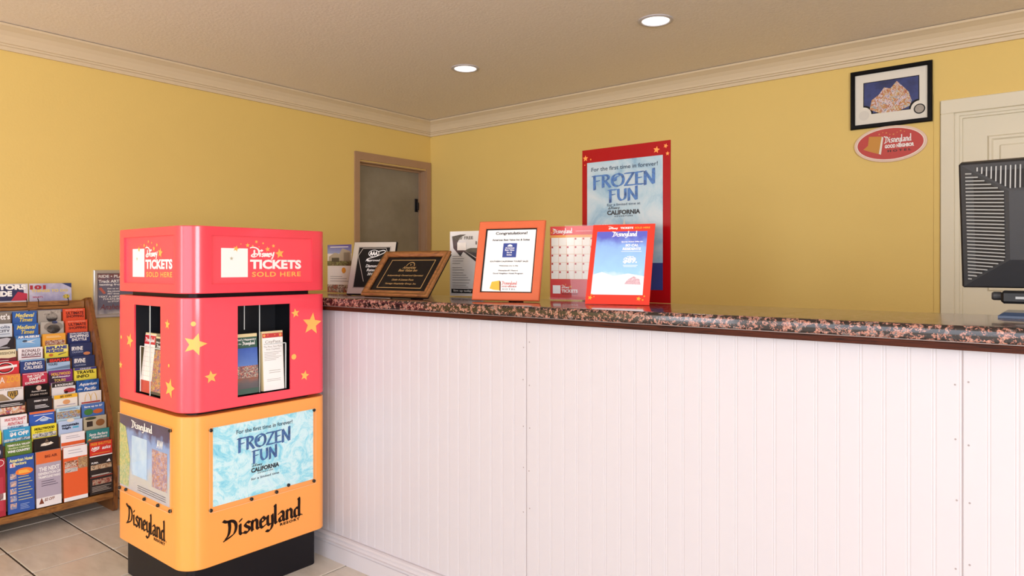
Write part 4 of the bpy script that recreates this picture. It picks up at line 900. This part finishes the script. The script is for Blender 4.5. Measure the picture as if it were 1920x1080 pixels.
# brown plaque, leaning far back
BRN = wood('plaque_wood', '#6a3d1b', '#96602f', (1, 6, 6), .35, 12, .4)
t = stand('licence_plaque', 'brown beaded wooden plaque with gold lettering on black leaning far back', 'plaque', 2.133, -2.3, 5.6, 40, .012)
pw, ph = .35, .232
ob('back_board', MB().box(-pw/2+.006, pw/2-.006, 0, .012, .003, ph-.004), DARK, t)
picture_frame(t, pw, ph, .026, .014, BRN, lip=.006)
m = MB()
def bead(x, z): m.box(x-.0016, x+.0016, -.0165, -.0125, z-.0016, z+.0016)
n = 58
for i in range(n+1):
    x = -pw/2+.007+(pw-.014)*i/n; bead(x, .007); bead(x, ph-.007)
for i in range(1, 36):
    z = .007+(ph-.014)*i/36; bead(-pw/2+.007, z); bead(pw/2-.007, z)
ob('bead_trim', m, mat('bead_brass', '#8a6638', .35, .1, 40, metal=.5), t, kind='stuff')
ob('black_plate', MB().rect(-pw/2+.025, pw/2-.025, .025, ph-.025, -.002), mat('plate_black', '#0d0b0d', .25, .03, 20, spec=.2), t)
gx, gz0, gz1 = .118, .042, ph-.042
ob('gold_border', MB().rect(-gx, gx, gz0, gz0+.003, -.0026).rect(-gx, gx, gz1-.003, gz1, -.0026).rect(-gx, -gx+.003, gz0+.003, gz1-.003, -.0026).rect(gx-.003, gx, gz0+.003, gz1-.003, -.0026), GOLD, t)
m = MB()
for a in range(12):
    a0, a1 = math.pi*a/12, math.pi*(a+1)/12
    m.poly([(.022*math.cos(a0), .156+.022*math.sin(a0)), (.022*math.cos(a1), .156+.022*math.sin(a1)), (.019*math.cos(a1), .156+.019*math.sin(a1)), (.019*math.cos(a0), .156+.019*math.sin(a0))], -.0028)
m.poly([(0, .158), (.005, .168), (0, .164), (-.005, .168)], -.0028)
ob('emblem_arch', m, GOLD, t)
for s, z, w, h in (('Americas', .149, .07, .013), ('Best Value Inn', .134, .1, .012), ('Independently Owned and Operated', .106, .19, .0105), ('Under A License From', .085, .115, .010), ('Vantage Hospitality Group, Inc.', .064, .165, .0105)):
    ob('lettering', txt(MB(), s, 0, z, w, h, -.0028, .01, .2), GOLD, t)
easel(t, ph, .012, 40, .05, .75, .02)
# clear sign with a grey flyer, behind the orange frame
t = stand('acrylic_sign_holder', 'clear holder with grey and white flyer behind the orange certificate frame', 'sign holder', 2.25, -2.005, 8.9, 0, 0)
ob('flyer', MB().box(-.083, .083, .003, .004, .004, .276), I('#d9d7d6'), t)
ob('print_road', MB().poly([(-.072, .255), (-.03, .262), (.0, .262), (-.03, .25), (-.045, .228), (-.03, .2), (.02, .168), (.06, .14), (.06, .155), (-.01, .195), (-.03, .17), (-.065, .205)], .0022), I('#2a282a'), t)
ob('print_road', MB().poly([(-.01, .195), (.08, .15), (.08, .205), (.02, .205)], .0025), I('#3c3a3c'), t)
ob('print_note', MB().rect(-.045, .0, .196, .228, .0016), I('#ece6dc'), t)
for s, x, z, w, h in (('Our FREE', -.01, .248, .09, .013), ('In', .062, .226, .03, .014)):
    ob('lettering', txt(MB(), s, x, z, w, h, .0014, .02), I('#4a4648'), t)
m = MB()
for i, z in enumerate((.17, .16, .15, .14, .122, .112, .1, .09, .08, .07, .058, .048, .04)): m.rect(-.07, -.07+(.05, .06, .055, .04)[i % 4]+(.03 if z < .1 else 0), z, z+.0025, .0016)
ob('fine_print', m, I('#8d8a8c'), t)
ob('print_band', MB().rect(-.075, .075, .016, .034, .002), I('#1c1b1d'), t); ob('lettering', txt(MB(), 'Sign up today at', -.01, .025, .11, .010, .0014, .02), PAPER, t)
ob('front_pane', MB().box(-.085, .085, 0, .001, .001, .28), CLEAR, t); ob('foot', MB().box(-.085, .085, .005, .07, 0, .002), CLEAR, t)
# orange wooden certificate frame
t = stand('certificate_frame', 'orange wooden frame with white certificate and dark inner lip on the counter', 'certificate', 2.634, -2.212, 17.5, 14.4, .012)
fw, fh = .26, .30
ob('back_board', MB().box(-fw/2+.004, fw/2-.004, 0, .012, .003, fh-.004), DARK, t)
picture_frame(t, fw, fh, .03, .012, mat('frame_orange', '#cb5f36', .45, .06, 18), lip=.003)
o = picture_frame(t, fw-.056, fh-.056, .005, .0095, BLACK, name='inner_lip', lip=.001); o.location = (0, 0, .028)
ob('certificate', MB().rect(-fw/2+.03, fw/2-.03, .03, fh-.03, -.003), PAPER, t)
dk = I('#232328')
for s, z, w, h in (('Congratulations!', .253, .125, .014), ('Americas Best Value Inn & Suites', .229, .148, .0075), ('SOUTHERN CALIFORNIA TOURIST SALES', .147, .15, .006), ('Welcomes you to the', .130, .075, .0065), ('Disneyland® Resort', .112, .078, .0065), ('Good Neighbor Hotel Program', .101, .118, .0068)):
    ob('lettering', txt(MB(), s, 0, z, w, h, -.0038, .03), dk, t)
ob('print_square', MB().rect(-.028, .026, .162, .216, -.0036), I('#2c3f8a'), t)
m = MB(); m.poly([(.010*math.cos(math.pi*i/10)-.001, .203+.008*math.sin(math.pi*i/10)) for i in range(11)], -.0042); ob('print_emblem', m, PAPER, t)
for s, z in (('Americas', .198), ('Best Value', .190), ('Inn &', .181), ('Suites', .172)): ob('lettering', txt(MB(), s, -.001, z, .036 if len(s) > 6 else .02, .0062, -.0042, .02), PAPER, t)
ob('print_card', MB().poly([(-.06, .07), (-.03, .075), (-.026, .038), (-.05, .04), (-.066, .045)], -.0036), I('#d8b23a'), t)
ob('print_door', MB().poly([(-.03, .075), (-.024, .07), (-.021, .034), (-.026, .038)], -.0038), I('#6a2a24'), t)
m = MB(); blackletter(m, 'Disneyland', -.02, .060, .058, .013, -.004, .12); ob('lettering', m, I('#c86a6a'), t)
ob('lettering', txt(MB(), 'GOOD NEIGHBOR', .01, .053, .058, .006, -.004, .03), I('#b04a4a'), t); ob('lettering', txt(MB(), 'HOTEL', .01, .043, .05, .005, -.004, .03, 0, 1.6), dk, t)
easel(t, fh, .012, 14.4)
# red calendar sheet in clear holder
t = stand('acrylic_sign_holder', 'clear holder with red topped calendar sheet behind the winter sign', 'sign holder', 2.80, -1.99, 14.5, 0, 0)
ob('sheet', MB().box(-.112, .112, .003, .004, .004, .278), I('#da4846'), t)
ob('print_band', MB().rect(-.112, .112, .235, .245, .0024), I('#f0a95a'), t)
ob('print_field', MB().rect(-.108, .112, .08, .236, .0021), I('#f5f0e6'), t)
m = MB()
for i in range(8): m.rect(-.108+i*.0307, -.1072+i*.0307, .08, .236, .0017)
for k in range(6): m.rect(-.108, .112, .08+k*.0311, .0808+k*.0311, .0017)
ob('print_grid', m, I('#e0954a'), t)
m = MB()
for k in range(5):
    for i in range(3 if k == 0 else 0, 7): m.rect(-.106+i*.0307, -.0995+i*.0307, .2275-k*.0311, .234-k*.0311, .0014)
ob('print_dates', m, I('#c2484a'), t, kind='stuff')
m = MB(); blackletter(m, 'Disneyland', -.1, .252, .075, .018, .0014, .13); ob('lettering', m, PAPER, t)
ob('fine_print', MB().rect(-.01, .05, .258, .26, .0014), I('#efb0b0'), t)
ob('print_square', MB().rect(-.101, -.07, .026, .057, .0016), PAPER, t)
ob('lettering', txt(MB(), 'TICKETS', -.034, .036, .064, .012, .0014, .045), PAPER, t); ob('lettering', txt(MB(), 'SOLD HERE', -.034, .025, .062, .006, .0014, .02, 0, 1.1), I('#8f2a30'), t)
m = MB(); script(m, -.066, .043, .03, .015, .0014, .07); ob('lettering', m, PAPER, t)
m = MB()
for x, z, r in ((-.098, .262, .006), (-.105, .254, .004), (-.03, .052, .006), (-.05, .06, .003), (-.06, .058, .003)): m.poly(star_pts(x, z, r, .2), .0014)
ob('print_star', m, I('#f0a95a'), t)
ob('front_pane', MB().box(-.115, .115, 0, .001, .001, .282), CLEAR, t); ob('foot', MB().box(-.115, .115, .005, .012, 0, .002), CLEAR, t)
# red winter sign leaning back
t = stand('counter_sign', 'bright red bordered sign with snowy blue print leaning on the counter', 'sign', 3.05, -2.14, 17, 22, .004)
ob('board', MB().box(-.108, .108, 0, .004, 0, .293), I('#e8331f'), t)
ob('print_field', MB().rect(-.091, .084, .034, .266, -.0005), fade('print_snow', [(0, '#f3f6fa'), (.3, '#e3eef8'), (.42, '#9ccbee'), (.75, '#8db4ec'), (.9, '#5a5fc0')], .034, .31), t)
ob('print_snowdrift', MB().poly([(-.091, .034), (.084, .034), (.084, .1), (.03, .11), (-.02, .1), (-.06, .115), (-.091, .105)], -.0009), I('#f4f6fa'), t)
ob('print_far_hill', MB().poly([(.02, .072), (.075, .07), (.07, .09), (.05, .1), (.03, .088)], -.0013), photo('rosehill', ['#e2c6cc', '#c8a0ac', '#eee0e4'], 60), t)
m = MB(); script(m, -.052, .272, .032, .013, -.0012, .08); ob('lettering', m, PAPER, t)
ob('lettering', txt(MB(), 'TICKETS', .012, .2785, .045, .0075, -.0012, .045), PAPER, t); ob('lettering', txt(MB(), 'SOLD HERE', .066, .2785, .052, .0065, -.0012, .03, 0, 1.1), I('#f6a83a'), t)
m = MB(); blackletter(m, 'Disneyland', -.036, .247, .084, .019, -.0012, .15); ob('lettering', m, PAPER, t)
for s, x, z, w, h in (('Special Ticket Offer for', .035, .226, .075, .0055), ('SO CAL', .035, .213, .045, .0095), ('RESIDENTS', .035, .2, .062, .0095), ('as low as', .033, .172, .022, .005), ('$89.', .033, .157, .048, .023)):
    ob('lettering', txt(MB(), s, x, z, w, h, -.0012, .04, .1), PAPER, t)
ob('fine_print', MB().rect(.0, .07, .1895, .191, -.0012).rect(.01, .06, .139, .1405, -.0012).rect(.012, .056, .134, .1355, -.0012), PAPER, t)
m = MB()
for x, z, r in ((-.092, .022, .0085), (-.088, .034, .004), (-.079, .026, .003), (.072, .021, .009), (.09, .03, .004), (.086, .017, .004)): m.poly(star_pts(x, z, r, .2), -.0012)
ob('print_star', m, I('#f6a83a'), t)
easel(t, .293, .004, 22, .05, .6, .02)
# tall poster standing at the back edge of the counter
t = stand('poster_stand', 'tall red framed winter poster standing at the back edge of the counter', 'poster', 2.967, -1.942, 0, 0, 0)
ob('board', MB().box(-.18, .18, 0, .004, .0005, .564), mat('poster_red', '#94090f', .25, .03, 10, spec=.15), t)
ob('print_field', MB().rect(-.158, .152, .14, .515, -.0005), ramp_mat('print_ice_grey', 'noise', 9, [(.3, '#5f8aa6'), (.5, '#93abb8'), (.66, '#a9b4ba'), (.75, '#7fa6bc')], .3, .3, detail=7, distort=.8), t)
ob('print_field', MB().rect(-.158, .152, .045, .14, -.0005), I('#26306c'), t)
ice_words(lambda n, m, q: ob(n, m, q, t), -.003, .30, .272, .2, 'For a limited time at')
ob('print_mountain', MB().poly([(-.05, .14), (-.02, .22), (0, .3), (.02, .22), (.05, .14)], -.0009), I('#b9b5a6'), t)
m = MB()
for x, z, r, ro in ((-.165, .533, .012, 0), (-.142, .527, .004, 0), (-.168, .508, .003, 0), (.128, .535, .013, .2), (.163, .545, .009, .4), (.17, .518, .008, .1)): m.poly(star_pts(x, z, r, ro), -.0009)
ob('print_star', m, I('#e88a3a'), t)
ob('foot', MB().box(-.18, .18, .004, .009, .0005, .003), CLEAR, t)

# ------------------------------------------------------------------ computer monitor seen from behind
MP = mat('monitor_plastic', '#333437', .5, .06, 60, .05, bscale=400); MD = mat('monitor_dark', '#141416', .5, .05, 40); MS = mat('vent_slat_lit_grey', '#a6a7a6', .4, .05, 40)  # slats paler than the plastic: their highlight is put into the colour
t = thing('computer_monitor', 'dark grey flat computer monitor seen from behind at the counter end', 'monitor', Matrix.Translation((4.19, -2.0, CT+.0006)))
MM = Matrix.Translation((0, .0, .0745)) @ Matrix.Rotation(math.radians(14), 4, 'X')   # top leans to the camera
mw, mh = .376, .322
def mon(name, mb, m, par=t, **k):
    o = ob(name, mb, m, par, **k); o.matrix_local = MM if par is t else Matrix(); return o
mon('bezel', MB().cbox(-mw/2, mw/2, -.012, .022, 0, mh, .004), MD)
ix0, ix1, iz0, iz1, dp = -mw/2+.104, mw/2-.104, .082, mh-.07, .035
O = [(-mw/2+.004, .004), (mw/2-.004, .004), (mw/2-.004, mh-.004), (-mw/2+.004, mh-.004)]; Iq = [(ix0, iz0), (ix1, iz0), (ix1, iz1), (ix0, iz1)]
def lerp(o, i, f): return (o[0]+(i[0]-o[0])*f, -.012-dp*f, o[1]+(i[1]-o[1])*f)
V = [(p[0], -.0115, p[1]) for p in O]+[(p[0], -.012-dp, p[1]) for p in Iq]
cover = mon('rear_cover', MB().add(V, [(0, 1, 5, 4), (1, 2, 6, 5), (2, 3, 7, 6), (3, 0, 4, 7), (4, 5, 6, 7)]), MP)
m = MB()
for o4, i4 in (((0, 3), (0, 3)), ((3, 2), (3, 2)), ((2, 1), (2, 1))):
    a, b = o4
    P = [lerp(O[a], Iq[a], .12), lerp(O[b], Iq[b], .12), lerp(O[b], Iq[b], .93), lerp(O[a], Iq[a], .93)]
    c0 = Vector((sum(p[0] for p in P)/4, 0, sum(p[2] for p in P)/4))
    P = [(c0.x+(p[0]-c0.x)*.93, p[1]-.0003, c0.z+(p[2]-c0.z)*.93) for p in P]
    m.add(P, [(0, 1, 2, 3)])
mon('vent_shade', m, MD, cover)  # flat dark sheets on the cover: shade between the slats, painted
m = MB()
def yat_side(x):   # depth of the left bevel at x
    f = (x+mw/2-.004)/(ix0+mw/2-.004); return -.012-dp*f
n = 31
for sgn in (-1, 1):
    for k in range(n):
        z = .026+(mh-.052)*k/(n-1)
        flo, fhi = 0, 1
        lim = min(1.0, max(0.0, (z-.004)/(iz0-.004)), max(0.0, (mh-.004-z)/(mh-.004-iz1)))-.1
        xa, xb = -mw/2+.014, -mw/2+.004+(ix0+mw/2-.004)*min(.93, lim)
        if xb-xa < .006: continue
        ya, yb = yat_side(xa)-.0006, yat_side(xb)-.0006
        q = [(xa, ya, z-.0014), (xb, yb, z-.0014), (xb, yb, z+.0014), (xa, ya, z+.0014)]
        if sgn > 0: q = [(-p[0], p[1], p[2]) for p in q][::-1]
        m.add(q+[(p[0], p[1]-.0022, p[2]) for p in q], [(7,6,5,4)[::-1], (0,1,5,4), (2,3,7,6), (1,2,6,5), (3,0,4,7)])
mon('side_vents', m, MS, cover, kind='stuff')
m = MB()
n = 34
for k in range(n):
    x = -mw/2+.03+(mw-.06)*k/(n-1)
    lim = min(1.0, (x+mw/2-.004)/(ix0+mw/2-.004), (mw/2-.004-x)/(mw/2-.004-ix1))-.1
    f0, f1 = .12, min(.93, lim)
    if f1-f0 < .08: continue
    za, zb = mh-.004-(mh-.004-iz1)*f0, mh-.004-(mh-.004-iz1)*f1
    q = [(x-.0013, -.0126-dp*f1, zb), (x+.0013, -.0126-dp*f1, zb), (x+.0013, -.0126-dp*f0, za), (x-.0013, -.0126-dp*f0, za)]
    m.add(q+[(p[0], p[1]-.0022, p[2]) for p in q], [(4,5,6,7), (0,1,5,4), (2,3,7,6), (1,2,6,5), (3,0,4,7)])
mon('top_vents', m, MS, cover, kind='stuff')
mon('screen', MB().rect(-mw/2+.015, mw/2-.015, .018, mh-.015, .0).add([], []), mat('screen_black', '#0b0b0d', .15, .02, 20)).matrix_local = MM @ Matrix.Translation((0, .0226, 0)) @ Matrix.Translation((0, 0, mh)) @ Matrix.Rotation(math.pi, 4, 'X')
ob('hinge_block', MB().cbox(-.105, .105, -.03, .02, .034, .066, .006), MD, t)
m = MB().lathe([(.0001, 0), (.012, 0), (.012, .016), (.009, .02), (.0001, .02)], 16); m.v = [(-.105-p[2], p[0]*.9-.006, .052+p[1]*.9) for p in m.v]; ob('hinge_knob', m, MP, t)
ob('port_slot', MB().box(-.075, -.045, -.0306, -.0296, .046, .052), MS, t)
ob('neck', MB().cbox(-.05, .05, -.016, .014, .012, .05, .004), MD, t)
m = MB(); bw, bd = .108, .09
for z, e in ((0, 0), (.006, 0), (.014, .012)): m.v += [(-bw+e, -.075+e, z), (bw-e, -.075+e, z), (bw-e, bd-e, z), (-bw+e, bd-e, z)]
m.f = [(3, 2, 1, 0), (8, 9, 10, 11)]+[(r*4+i, r*4+(i+1) % 4, r*4+4+(i+1) % 4, r*4+4+i) for r in (0, 1) for i in range(4)]
ob('base', m, mat('base_slate', '#3b4a66', .3, .05, 30), t)
